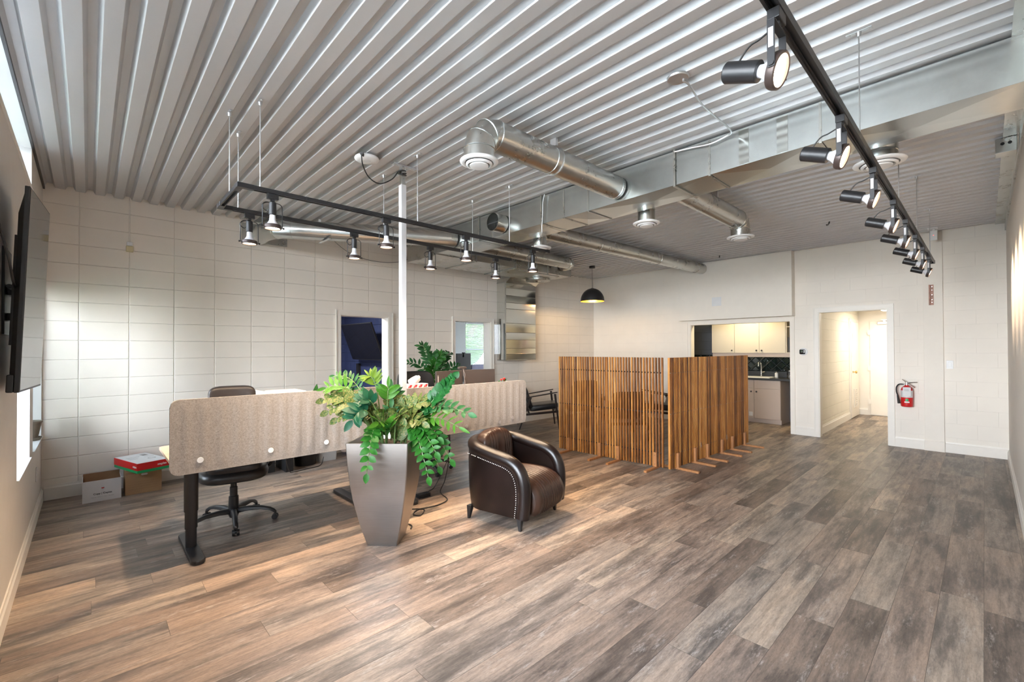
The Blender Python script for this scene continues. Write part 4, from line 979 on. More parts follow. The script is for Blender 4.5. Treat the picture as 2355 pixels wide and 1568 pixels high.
MB(org).lathe([(0, 0), (.028, 0), (.03, .01), (.03, .09), (.012, .105), (0, .105)], (10.55, -3.68, .9095), 20).build('bottle', M['white_pl'], root, smooth=True)
MB(org).cyl((10.55, -3.68, 1.015), (10.55, -3.68, 1.05), .006, n=8).cyl((10.55, -3.68, 1.045), (10.50, -3.68, 1.04), .006, n=8).build('pump', M['chrome'], root)
org = (10.5, -3.93, .91)
root = empty('glass_jar', org, 0, 'clear glass jar at the right end of the kitchen worktop', 'jar')
MB(org).lathe([(0, .0), (.045, 0), (.05, .01), (.05, .11), (.04, .13), (.04, .14), (.037, .14), (.037, .128), (.046, .108), (.046, .012), (0, .008)], (10.5, -3.93, .9095), 24).build('jar_body', M['glass'], root, smooth=True)
MB(org).lathe([(0, .165), (.025, .16), (.042, .15), (.042, .141), (0, .141)], (10.5, -3.93, .9095), 24).build('lid', M['chrome'], root, smooth=True)
tag(MB((10.7, -4.1, .3)).tube(bez([(10.78, -4.05, .62), (10.72, -4.08, .55), (10.70, -4.12, .35), (10.72, -4.06, .2), (10.70, -4.1, .05), (10.6, -4.2, .012)], 6), .006, 6).build('cable', M['black'], loc=(10.7, -4.1, .3), smooth=True), 'dark cable hanging under the right end of the kitchen worktop', 'cable')
# ================================================================== NAVY AND GREY ROOM CONTENTS
def tilted_tv(name, cx, cy_, cz, w, h, rot, lab):
    root = empty(name, (cx, cy_, cz), 0, lab, 'television'); root.rotation_euler = rot
    MB().box(-.018, .018, -w/2, w/2, -h/2, h/2).build('bezel', M['black'], root, bevel=.003)
    MB().box(-.0195, -.0183, -w/2+.01, w/2-.01, -h/2+.018, h/2-.01).build('screen', M['blackg'], root)
    MB().box(.0185, .06, -w*.25, w*.25, -h*.3, h*.2).build('back_housing', M['black'], root, bevel=.01)
    return root
t = tilted_tv('wall_television', 4.50, 2.36, 1.68, 1.42, .80, (0, radians(-20), 0), 'black television tilted forward on the navy wall seen through the left doorway')
MB().box(.06, .24, -.06, .06, -.05, .05).build('wall_mount', M['black'], t)
tag(MB((4.80, 3.2, 1.08)).box(4.775, 4.829, 3.12, 3.24, .96, 1.2).build('wall_box', M['black'], loc=(4.80, 3.2, 1.08)), 'small dark box on the navy wall below the television', 'wall box')
org = (6.75, 1.9, 0)
root = empty('office_desk', org, 0, 'white desk in the grey room seen through the right doorway', 'desk')
MB(org).box(6.2, 7.6, 1.5, 2.2, .72, .745).build('tabletop', M['white_pl'], root)
for sx_ in (6.25, 7.52):
    for sy_ in (1.53, 2.14): MB(org).box(sx_, sx_+.03, sy_, sy_+.03, 0, .72).build('leg', M['steel'], root)
org = (6.80, 1.9, .746)
root = empty('computer_monitor', org, 0, 'black monitor with a camera on top in the grey room doorway', 'monitor')
MB(org).box(-.21+6.82, .21+6.82, 1.9, 1.93, 1.0, 1.415).build('screen_back', M['black'], root, bevel=.004)
MB(org).box(6.79, 6.85, 1.94, 1.96, .76, 1.2).box(6.70, 6.94, 1.84, 2.04, .746, .758).build('stand', M['black'], root)
MB(org).box(6.79, 6.86, 1.895, 1.935, 1.416, 1.44).box(6.81, 6.84, 1.885, 1.899, 1.33, 1.42).build('webcam', M['black'], root, bevel=.003)
org = (8.05, 2.9, 0)
root = empty('task_chair', org, 0, 'grey chair back below the window of the grey room', 'chair')
MB(org).sell((8.05, 2.9, 1.0), (.24, .05, .10), .35, .35, 10, 20).sell((8.05, 2.9, .75), (.22, .04, .2), .35, .35, 10, 20).build('backrest', M['purple'], root, smooth=True)
MB(org).sell((8.05, 2.65, .47), (.24, .24, .05), .35, .4, 10, 20).build('seat', M['purple'], root, smooth=True)
MB(org).cyl((8.05, 2.65, .03), (8.05, 2.65, .43), .03).box(8.04, 8.06, 2.9, 2.94, .45, .8).lathe([(0, 0), (.28, 0), (.27, .02), (.03, .05), (0, .05)], (8.05, 2.65, 0)).build('pedestal', M['black'], root)
# ================================================================== DESKS AND SCREENS
def capsule(mb, x, y0, y1, w, z0, z1, n=8):
    p = [(x+w*cos(a), y1-w+w*sin(a)) for a in [pi*i/n for i in range(n+1)]] + [(x+w*cos(a), y0+w+w*sin(a)) for a in [pi+pi*i/n for i in range(n+1)]]
    return mb.loft([[(a, b, z0) for a, b in p], [(a, b, z1-.006) for a, b in p], [(x+(a-x)*.93, (y0+y1)/2+(b-(y0+y1)/2)*.99, z1) for a, b in p]])
def desk(x0, x1, legs, lab):
    org = ((x0+x1)/2, -2.4, 0)
    root = empty('standing_desk', org, 0, lab, 'desk')
    mb = MB(org); p = rrect(x0, x1, -2.79, -1.99, 0, .03, 4)
    mb.loft([[(a, b, z) for a, b, _ in p] for z in (.722, .745)]); mb.build('tabletop', M['woodtop'], root, bevel=.002)
    for x, yl, f0, f1 in legs:
        MB(org).cyl((x, yl, .032), (x, yl, .17), .036, n=28).cyl((x, yl, .17), (x, yl, .30), .041, n=28).cyl((x, yl, .30), (x, yl, .70), .046, n=28).build('leg', M['blackm'], root, smooth=True)
        f = capsule(MB(org), x, f0, f1, .045, .008, .032).build('foot', M['blackm'], root)
        mb = MB(org).cyl((x, f0+.05, 0), (x, f0+.05, .008), .022, n=16); mb.build('foot_pad', M['rubber'], f)
        MB(org).cyl((x, f1-.05, 0), (x, f1-.05, .008), .022, n=16).build('foot_pad', M['rubber'], f)
        MB(org).box(x-.035, x+.035, -2.72, -2.05, .70, .7215).build('top_bracket', M['blackm'], root)
    MB(org).box(legs[0][0]+.03, legs[1][0]-.03, -2.45, -2.37, .672, .70).build('crossbar', M['blackm'], root)
    return root
desk(.76, 2.42, [(.918, -2.42, -2.76, -2.08), (2.29, -2.42, -2.62, -1.78)], 'left standing desk with pale wood top and black legs behind a beige felt screen')
desk(2.50, 4.14, [(2.68, -2.42, -2.76, -2.08), (3.985, -2.42, -2.76, -2.08)], 'right standing desk with black legs behind a beige felt screen')
def felt_screen(x0, x1, z0, z1, y, btn, lab, sheer=0):
    org = ((x0+x1)/2, y, z0)
    root = empty('desk_screen', org, 0, lab, 'desk screen', 'felt desk screens')
    nx, nz = 230, 34; R = .055; t = .011; mb = MB(org); pitch = .1036
    def zlim(x):
        d = min(x-x0, x1-x)
        if d >= R: return z0, z1
        q = R - math.sqrt(max(0, R*R-(R-d)**2)); return z0+q, z1-q
    F = []; B_ = []
    for i in range(nx+1):
        x = x0+(x1-x0)*i/nx; a, b = zlim(x); cf = []; cb = []
        ph = (x-x0-.04)/pitch
        for j in range(nz+1):
            s = j/nz; s = s*s*(3-2*s)*.35+s*.65
            z = a+(b-a)*s
            dz = min((z1-.028)-z, z-(z0+.028)); env = 0 if dz <= 0 else min(1, dz/.05); env = math.sqrt(env)
            u = abs((ph % 1)-.5)*2            # 0 at rib centre
            w = max(0, 1-(u/.62)**2)
            endf = min(1, max(0, min(x-x0, x1-x)-.03)/.03)
            dy = -.0062*w*env*endf
            cf.append(mb.v((x, y-t+dy, z+sheer*(x-x0)))); cb.append(mb.v((x, y+t, z+sheer*(x-x0))))
        F.append(cf); B_.append(cb)
    for i in range(nx):
        for j in range(nz):
            mb.f([F[i][j], F[i+1][j], F[i+1][j+1], F[i][j+1]]); mb.f([B_[i][j], B_[i][j+1], B_[i+1][j+1], B_[i+1][j]])
        mb.f([F[i][0], B_[i][0], B_[i+1][0], F[i+1][0]]); mb.f([F[i][nz], F[i+1][nz], B_[i+1][nz], B_[i][nz]])
    for j in range(nz): mb.f([F[0][j], F[0][j+1], B_[0][j+1], B_[0][j]]); mb.f([F[nx][j], B_[nx][j], B_[nx][j+1], F[nx][j+1]])
    mb.build('felt_panel', M['felt'], root, smooth=True, ang=60)
    for bx_, bz in btn:
        MB(org).lathe([(0, .0035), (.0185, .0035), (.020, .002), (.020, 0)], (bx_, y-t-.0065, bz), 28, (0, -1, 0)).build('button', M['greybtn'] if bx_ > 3 else M['white_pl'], root, smooth=True)
        MB(org).box(bx_-.02, bx_+.02, y+t+.0005, y+t+.012, bz-.04, bz+.01).build('clamp', M['blackm'], root)
    return root
M['greybtn'] = mat('grey_button', (.35, .32, .31), .45, noise=.03)
felt_screen(.742, 2.425, .672, 1.188, -2.815, ((.913, .760), (1.363, .757), (1.785, .757), (2.2, .757)), 'left beige felt desk screen with rounded corners and white buttons')
felt_screen(2.475, 4.15, .650, 1.152, -2.815, ((2.66, .71), (3.25, .71), (3.722, .700), (3.925, .727)), 'right beige felt desk screen with rounded corners and grey buttons')
# ---- things on and under the desks
org = (1.64, -2.2, .746)
root = empty('printer', org, 0, 'white printer with a raised paper tray showing over the left felt screen', 'printer')
MB(org).box(1.50, 1.84, -2.32, -1.98, .746, 1.03).build('body', M['white_pl'], root, bevel=.015, seg=3)
MB(org).box(1.53, 1.81, -2.30, -2.0, 1.031, 1.150).build('scanner_lid', M['white_pl'], root, bevel=.012, seg=3)
MB(org).box(1.64, 1.68, -2.303, -2.3005, 1.125, 1.13).build('mark', M['greyink'], root)
mb = MB(org).loft([[(1.415, -2.27, 1.0), (1.50, -2.27, .98), (1.50, -2.25, .98), (1.415, -2.25, 1.0)], [(1.41, -2.22, 1.175), (1.495, -2.22, 1.155), (1.495, -2.20, 1.155), (1.41, -2.20, 1.175)]])
mb.build('paper_tray', M['white_pl'], root)
def leaf_mesh(mb, p, d, up, ln, wd, fold=.18, curl=.15, n=6):
    """pointed leaf: p base, d direction, up normal"""
    p, d, up = Vector(p), Vector(d).normalized(), Vector(up); s = d.cross(up)
    if s.length < 1e-4: s = d.orthogonal()
    s.normalize(); nn = s.cross(d).normalized(); L_ = []; C_ = []; R_ = []
    for i in range(n+1):
        t = i/n; w_ = wd*.5*(sin(pi*t**.85)**.8) if 0 < i < n else 0.0
        c = p + d*ln*t - nn*curl*ln*t*t
        C_.append(mb.v(c))
        L_.append(C_[-1] if w_ == 0 else mb.v(c - s*w_ + nn*fold*w_)); R_.append(C_[-1] if w_ == 0 else mb.v(c + s*w_ + nn*fold*w_))
    for i in range(n):
        for A in (L_, R_):
            q = [A[i], A[i+1], C_[i+1], C_[i]] if A is L_ else [C_[i], C_[i+1], A[i+1], A[i]]
            u = []
            for x in q:
                if x not in u: u.append(x)
            if len(u) >= 3: mb.f(u)
def frond(root, org, base, tip, kind, n, ll, lw, sag=.12, start=.25, rnd=random, r0=.006, spread=.9, twist=None, stagger=0):
    """arching stem with paired leaves"""
    base, tip = Vector(base), Vector(tip); mid = (base+tip)/2; d0 = tip-base
    ctrl = Vector((base.x+d0.x*.25, base.y+d0.y*.25, max(base.z, tip.z)+sag)) if sag else mid
    pts = [base*(1-t)**2 + ctrl*2*t*(1-t) + tip*t*t for t in [i/14 for i in range(15)]]
    st = MB(org).tube(pts, [r0*(1-.6*i/14) for i in range(15)], 6).build('stem', M['stem'], root, smooth=True)
    mb = MB(org); view = Vector((-.5, -.85, .15))
    for k in range(n):
        t = start+(1-start)*(k+.3)/n; f = t*14; i = min(13, int(f)); p = pts[i].lerp(pts[i+1], f-i); tan = (pts[i+1]-pts[i]).normalized()
        up = twist or (Vector((0, 0, 1))*.75+view*.85 if abs(tan.z) < .75 else view)
        side = tan.cross(up).normalized(); nrm = side.cross(tan).normalized()
        for s in (-1, 1):
            tt = .55+.45*sin(pi*min(1, (t-start)/(1-start)*.85+.15))
            dd = tan*(.55+.1*rnd.random())+side*s*spread+nrm*(.25+.25*rnd.random())+Vector((rnd.uniform(-.12, .12), rnd.uniform(-.12, .12), rnd.uniform(-.12, .1)))
            leaf_mesh(mb, p+tan*(stagger*s*.5*ll), dd, nrm+Vector((rnd.uniform(-.3, .3), rnd.uniform(-.3, .3), .1)), ll*tt*rnd.uniform(.85, 1.1), lw*tt*rnd.uniform(.85, 1.1), curl=rnd.uniform(.05, .3))
    leaf_mesh(mb, pts[-1], (pts[-1]-pts[-2]), view, ll*.8, lw*.8)
    mb.build('leaflets', M[kind], st, smooth=True, ang=180, fix=False)
    return st
rnd = random.Random(5)
org = (1.93, -2.3, .746)
root = empty('small_potted_plant', org, 0, 'small plant with two upright green leaves peeking over the left felt screen', 'plant')
MB(org).lathe([(0, 0), (.045, 0), (.06, .12), (.055, .12), (.05, .10), (0, .10)], (1.93, -2.3, .746), 24).build('pot', M['ceramic'], root, smooth=True)
mb = MB(org)
leaf_mesh(mb, (1.87, -2.3, 1.02), (.16, -.02, 1), (-.5, -.8, .1), .19, .055, curl=-.02); mb.tube([(1.92, -2.3, .84), (1.90, -2.3, .95), (1.87, -2.3, 1.03)], .004, 6)
leaf_mesh(mb, (1.80, -2.3, 1.0), (.05, 0, 1), (-.5, -.8, .1), .14, .05); mb.tube([(1.92, -2.3, .84), (1.85, -2.3, .95), (1.80, -2.3, 1.01)], .004, 6)
mb.build('leaves', M['zz2'], root, smooth=True, ang=180, fix=False)
# monitors
def monitor(x0, x1, y0, y1, z0, z1, lab, plate=False):
    org = ((x0+x1)/2, (y0+y1)/2, .746); a = math.atan2(y1-y0, x1-x0); w_ = math.hypot(x1-x0, y1-y0)
    root = empty('computer_monitor', org, a, lab, 'monitor')
    MB().box(-w_/2, w_/2, -.012, .012, z0-.746, z1-.746).build('screen_back', M['brownmon'], root, bevel=.004)
    MB().box(-w_/2+.006, w_/2-.006, .0122, .0132, z0-.746+.01, z1-.746-.006).build('display', M['blackg'], root)
    MB().box(-.03, .03, -.034, -.0125, .02, .33).build('stand_neck', M['black'], root, bevel=.004)
    MB().box(-.12, .12, -.10, .10, .0005, .012).build('stand_base', M['black'], root, bevel=.004)
    if plate:
        MB().box(-w_/2+.014, -w_/2+.034, -.0135, -.0122, z1-.746-.135, z1-.746-.045).build('brand_plate', M['greyplate'], root)
        text('brand_lettering', 'Lenovo', .0195, M['whiteink'], (-w_/2+.024, -.0138, z1-.746-.09), (pi/2, -pi/2, 0), root, bold=True)
    return root
M['greyplate'] = mat('grey_plate', (.22, .20, .20), .4, noise=.03)
monitor(3.18, 3.595, -2.36, -2.30, .95, 1.275, 'left brown-black monitor back with a small brand plate above the right felt screen', True)
monitor(3.625, 4.04, -2.30, -2.38, .95, 1.275, 'right brown-black monitor back above the right felt screen')
org = (3.60, -2.29, 1.276)
root = empty('webcam', org, 0, 'dark webcam sitting on top of the two monitors above the right felt screen', 'webcam')
MB(org).sell((3.60, -2.29, 1.298), (.062, .022, .018), .5, .5, 12, 24).build('camera_body', M['brownmon'], root, smooth=True)
MB(org).box(3.585, 3.615, -2.315, -2.301, 1.20, 1.29).build('clip', M['brownmon'], root)
MB(org).tube(bez([(3.60, -2.312, 1.285), (3.615, -2.33, 1.22), (3.60, -2.335, 1.15), (3.61, -2.33, 1.09), (3.595, -2.33, .98), (3.60, -2.36, .80)], 6), .004, 6).tube(bez([(3.605, -2.312, 1.285), (3.59, -2.34, 1.20), (3.615, -2.335, 1.12), (3.59, -2.335, 1.04), (3.61, -2.33, .94)], 6), .003, 6).build('cable', M['greyplate'], root, smooth=True)
tag(MB((2.83, -2.5, .746)).box(2.70, 2.96, -2.60, -2.38, .746, 1.055).build('computer_case', M['black'], loc=(2.83, -2.5, .746), bevel=.004), 'black desktop computer under the tissue box behind the right felt screen', 'computer')
org = (2.83, -2.5, 1.056)
root = empty('tissue_box', org, 0, 'red and white patterned tissue box with a tissue sticking up beside the pole', 'tissue box')
MB(org).box(2.70, 2.95, -2.56, -2.44, 1.056, 1.165).build('carton', M['boxwhite'], root)
mb = MB(org)
for i in range(8):
    x = 2.703+i*.031
    for z, fl in ((1.06, 0), (1.113, 1)):
        if (i+fl) % 2: mb.f([mb.v((x, -2.5605, z)), mb.v((x+.027, -2.5605, z)), mb.v((x+.027, -2.5605, z+.045))])
        else: mb.f([mb.v((x, -2.5605, z)), mb.v((x+.027, -2.5605, z+.045)), mb.v((x, -2.5605, z+.045))])
o = mb.build('triangle_pattern', M['red'], root, fix=False); sm = o.modifiers.new('t', 'SOLIDIFY'); sm.thickness = .0006
mb = MB(org); rg = []
for k, (zz, ww, of) in enumerate(((1.150, .03, 0), (1.175, .05, .0), (1.20, .062, .01), (1.225, .05, .03), (1.245, .02, .045))):
    rg.append([(2.81+of+ww*cos(a*pi/6)*(1+.25*sin(a*2.1+k)), -2.5+ww*.35*sin(a*pi/6)*(1+.3*cos(a*1.7+k)), zz+.006*sin(a*1.3)) for a in range(12)])
mb.loft(rg).build('tissue', M['tissue'], root, smooth=True, ang=50)
org = (4.06, -2.5, .746)
root = empty('flower_vase', org, 0, 'small red flowers showing over the right end of the right felt screen', 'plant')
MB(org).lathe([(0, 0), (.03, 0), (.038, .08), (.02, .17), (.016, .26), (.02, .30), (.0, .29)], (4.06, -2.5, .746), 20).build('vase', M['ceramic'], root, smooth=True)
mb = MB(org); mg = MB(org)
for i in range(7):
    a = rnd.uniform(0, 6.28); h = rnd.uniform(.0, .05); c = Vector((4.06+.045*cos(a), -2.5+.03*sin(a), 1.11+h))
    (mb if i < 4 else mg).sell(c, (.013, .013, .013), 1, 1, 6, 8); mg.tube([(4.06, -2.5, 1.03), tuple(c)], .0025, 5)
    leaf_mesh(mg, c, (cos(a), sin(a), .3), (0, 0, 1), .04, .016)
mb.build('blossoms', M['redleaf'], root, smooth=True); mg.build('foliage', M['zz2'], root, smooth=True, fix=False)
# bins and cables under the desks
org = (2.76, -.28, 0)
root = empty('clear_storage_bin', org, 0, 'clear plastic bin on the floor against the block wall under the felt screen', 'bin')
mb = MB(org); a, b = rrect(2.62, 2.86, -.40, -.14, 0, .02), rrect(2.61, 2.87, -.41, -.13, .3, .02)
mb.loft([a, [(p[0], p[1], .3) for p in b]], True, False).loft([[(p[0], p[1], .29) for p in rrect(2.60, 2.88, -.42, -.12, 0, .02)], [(p[0], p[1], .3) for p in rrect(2.60, 2.88, -.42, -.12, 0, .02)]], False, False)
M['clearplastic'] = mat('frosted_clear_plastic', (.55, .55, .54), .25, noise=.02)
mb.build('bin_body', M['clearplastic'], root, smooth=True, ang=30)
tag(MB((2.45, -.36, 0)).lathe([(0, 0), (.13, .0), (.145, .30), (.138, .30), (.125, .012), (0, .012)], (2.45, -.36, 0), 32).build('waste_bin', M['black'], loc=(2.45, -.36, 0), smooth=True), 'black round waste bin by the block wall beside the clear bin', 'waste bin')
tag(MB((2.18, -.4, 0)).box(2.13, 2.22, -.62, -.2, .0, .36).build('computer_tower', M['black'], loc=(2.18, -.4, 0), bevel=.004), 'slim black computer tower on the floor by the block wall', 'computer')
tag(MB((2.0, -.4, 0)).box(1.72, 2.04, -.5, -.15, .0, .33).build('subwoofer', M['black'], loc=(2.0, -.4, 0), bevel=.006), 'black box on the floor behind the left office chair', 'box')
tag(MB((2.3, -.8, 0)).tube(bez([(1.95, -1.2, .66), (1.98, -1.1, .35), (2.10, -.85, .07), (2.22, -.70, .012), (2.38, -.66, .010), (2.56, -.60, .012), (2.62, -.55, .1)], 8), .005, 6).build('cable', M['black'], loc=(2.3, -.8, 0), smooth=True), 'black cable looping on the floor behind the left desk', 'cable')
tag(MB((2.9, -2.7, 0)).tube(bez([(3.24, -2.52, .67), (3.24, -2.53, .45), (3.22, -2.54, .28), (3.16, -2.56, .10), (3.06, -2.62, .012), (2.98, -2.86, .008), (2.80, -2.93, .008), (2.62, -2.90, .008), (2.52, -2.98, .008), (2.56, -3.04, .008), (2.66, -2.93, .008), (2.56, -2.84, .010), (2.48, -2.82, .03)], 8), .0055, 6).build('cable', M['black'], loc=(2.9, -2.7, 0), smooth=True), 'black cable hanging from the right desk and looping on the floor behind the planter', 'cable')
tag(MB((2.9, -2.6, 0)).tube(bez([(3.27, -2.50, .67), (3.27, -2.50, .40), (3.24, -2.50, .30), (3.12, -2.44, .03), (3.0, -2.50, .009), (2.90, -2.58, .012)], 8), .0045, 6).box(2.80, 2.93, -2.63, -2.56, .0, .035).build('power_adapter', M['black'], loc=(2.9, -2.6, 0), smooth=False), 'black power brick with its cable on the floor right of the planter', 'power adapter')
tag(MB((2.33, -3.2, 0)).tube(bez([(2.28, -3.12, .008), (2.36, -3.14, .008), (2.37, -3.20, .008), (2.33, -3.25, .008)], 6), .005, 6).build('cable', M['black'], loc=(2.33, -3.2, 0), smooth=True), 'short bit of black cable on the floor at the foot of the planter', 'cable')
# ================================================================== PLANTER
PC = Vector((2.09, -3.288)); PA = radians(44.0)
org = (PC.x, PC.y, 0)
root = empty('planter_with_plants', org, 0, 'tall flared pewter metal planter full of green and variegated plants in the foreground', 'potted plant')
def sq(h, z, r=.006):
    p = []
    for (sx_, sy_) in ((1, 1), (-1, 1), (-1, -1), (1, -1)):
        for (ox, oy) in (((0, -r), (-r, 0)) if sx_*sy_ > 0 else ((-r, 0), (0, -r))): p.append(((h+ox)*sx_, (h+oy)*sy_))
    return [(PC.x+a*cos(PA)-b*sin(PA), PC.y+a*sin(PA)+b*cos(PA), z) for a, b in p]
prof = [(.1165, 0), (.130, .05), (.143, .10), (.157, .16), (.169, .215), (.184, .29), (.202, .385), (.2145, .485), (.2225, .565), (.230, .66), (.235, .74), (.238, .817)]
MB(org).loft([sq(a, b) for a, b in prof] + [sq(.226, .817), sq(.216, .76)], True, False).build('planter', M['planter'], root, smooth=True, ang=30)
MB(org).loft([sq(.214, .765), sq(.10, .785)], False, True).build('soil', M['soil'], root)
Bc = Vector((PC.x, PC.y, .775))
ST = [  # kind, tip, pairs, leaf length, leaf width, sag, start, base offset
 ('zz', (2.42, -3.74, 1.30), 16, .085, .074, .0, .48, (.06, -.03)),
 ('zzd', (2.47, -3.86, 1.03), 8, .10, .055, .16, .45, (.10, -.08)),
 ('zz2', (2.22, -3.69, .56), 11, .092, .056, .38, .40, (.10, -.10)),
 ('zz2', (2.42, -3.70, .66), 11, .092, .056, .40, .42, (.12, -.05)),
 ('zz2', (1.81, -3.52, .63), 8, .092, .056, .36, .42, (-.12, -.08)),
 ('light', (1.735, -2.963, 1.22), 6, .12, .035, .10, .62, (-.08, .05)),
 ('zzd', (1.826, -2.912, 1.31), 10, .085, .026, .04, .45, (-.06, .08)),
 ('lime', (1.985, -3.187, 1.31), 7, .11, .03, .02, .60, (-.02, .04)),
 ('light', (2.10, -3.295, 1.22), 5, .12, .036, .0, .78, (.0, .02)),
 ('light', (1.79, -2.97, 1.15), 5, .12, .04, .08, .55, (-.1, .02)),
 ('var', (1.70, -3.02, 1.13), 7, .105, .062, .10, .40, (-.1, .0)),
 ('var', (1.70, -3.10, 1.05), 7, .105, .062, .16, .38, (-.12, -.03)),
 ('var', (1.74, -3.18, 1.00), 6, .105, .062, .16, .38, (-.14, -.05)),
 ('var', (1.83, -3.08, 1.12), 7, .105, .062, .08, .35, (-.05, -.02)),
 ('teal', (1.78, -3.35, 1.00), 6, .13, .065, .20, .55, (-.12, -.08)),
 ('teal', (1.87, -3.27, 1.12), 6, .12, .06, .10, .55, (-.06, -.05)),
 ('var', (2.19, -3.25, 1.12), 7, .105, .062, .03, .40, (.05, .02)),
 ('zzd', (2.17, -3.20, 1.18), 4, .13, .05, .0, .80, (.03, .05)),
 ('var', (2.34, -3.62, 1.09), 7, .105, .062, .10, .35, (.08, -.05)),
 ('var', (2.30, -3.44, 1.07), 8, .105, .062, .08, .30, (.06, .0)),
 ('var', (2.10, -3.50, 1.00), 7, .105, .062, .08, .30, (.0, -.12)),
 ('var', (2.02, -3.40, 1.03), 7, .105, .062, .05, .30, (-.05, -.08)),
 ('var', (2.44, -3.60, 1.05), 7, .105, .062, .12, .35, (.12, -.02)),
 ('var', (2.22, -3.60, .96), 7, .105, .062, .08, .30, (.06, -.12)),
 ('zz2', (2.33, -3.66, .84), 9, .092, .056, .26, .30, (.10, -.08)),
 ('zz2', (2.28, -3.70, .74), 9, .092, .056, .30, .35, (.10, -.12)),
 ('light', (2.44, -3.78, .92), 7, .13, .035, .18, .45, (.12, -.06)),
 ('zz2', (2.36, -3.62, .60), 9, .092, .056, .36, .45, (.14, -.03)),
 ('zz2', (1.95, -3.44, .92), 6, .092, .056, .05, .25, (-.08, -.10)),
 ('light', (1.93, -3.47, .98), 5, .15, .05, .02, .35, (-.06, -.12)),
 ('var', (2.15, -3.42, .95), 6, .105, .062, .0, .2, (.02, -.10)),
 ('zzd', (2.12, -3.30, 1.05), 7, .12, .05, .0, .3, (.0, .0)),
 ('var', (1.93, -3.20, 1.0), 6, .105, .062, .05, .25, (-.05, .0)),
]
for kind, tip, n, ll, lw, sag, stt, bo in ST:
    frond(root, org, (Bc.x+bo[0], Bc.y+bo[1], Bc.z), tip, kind, n, ll, lw, sag, stt, rnd, r0=.007)
# background plant by the block wall
org = (3.93, -1.2, 0)
root = empty('tall_potted_plant', org, 0, 'dark green plant with upright fronds behind the right office chair', 'potted plant')
MB(org).lathe([(0, 0), (.12, 0), (.17, .68), (.175, .72), (.16, .72), (.15, .66), (0, .66)], (3.93, -1.2, 0), 32).build('planter', M['darkgrey'], root, smooth=True, ang=40)
MB(org).lathe([(.152, .66), (0, .67)], (3.93, -1.2, 0), 24).build('soil', M['soil'], root)
for kind, tip, n, ll, lw, sag in (('zzd', (3.76, -1.12, 1.57), 10, .12, .045, .02), ('zzd', (3.90, -1.2, 1.46), 9, .12, .045, .02), ('zz2', (4.02, -1.28, 1.46), 9, .12, .05, .02), ('zz2', (3.95, -1.25, 1.36), 8, .12, .05, .02), ('zzd', (4.28, -1.10, 1.46), 8, .12, .045, .04), ('zzd', (4.40, -1.2, 1.26), 8, .12, .045, .10), ('zzd', (3.62, -.98, 1.33), 8, .12, .045, .05), ('zzd', (3.60, -1.0, 1.12), 8, .12, .045, .10), ('zz2', (3.82, -1.25, 1.25), 8, .12, .05, .02), ('zzd', (4.16, -1.18, 1.24), 8, .12, .045, .04), ('zzd', (3.55, -1.05, .95), 8, .12, .045, .12)):
    frond(root, org, (3.93+rnd.uniform(-.05, .05), -1.2+rnd.uniform(-.05, .05), .67), tip, kind, n, ll, lw, sag, .38, rnd)
# pot on the window sill
org = (-.07, -.28, .664)
root = empty('clay_pot', org, 0, 'empty grey-brown pot with saucer on the sill of the window next to the corner', 'pot')
MB(org).lathe([(0, .02), (.062, .02), (.088, .17), (.094, .17), (.094, .185), (.085, .185), (.08, .16), (.055, .03), (0, .03)], org, 32).build('pot_body', M['ceramic'], root, smooth=True, ang=40)
MB(org).lathe([(0, 0), (.075, 0), (.092, .028), (.086, .028), (.07, .010), (0, .010)], org, 32).build('saucer', M['ceramic'], root, smooth=True, ang=40)
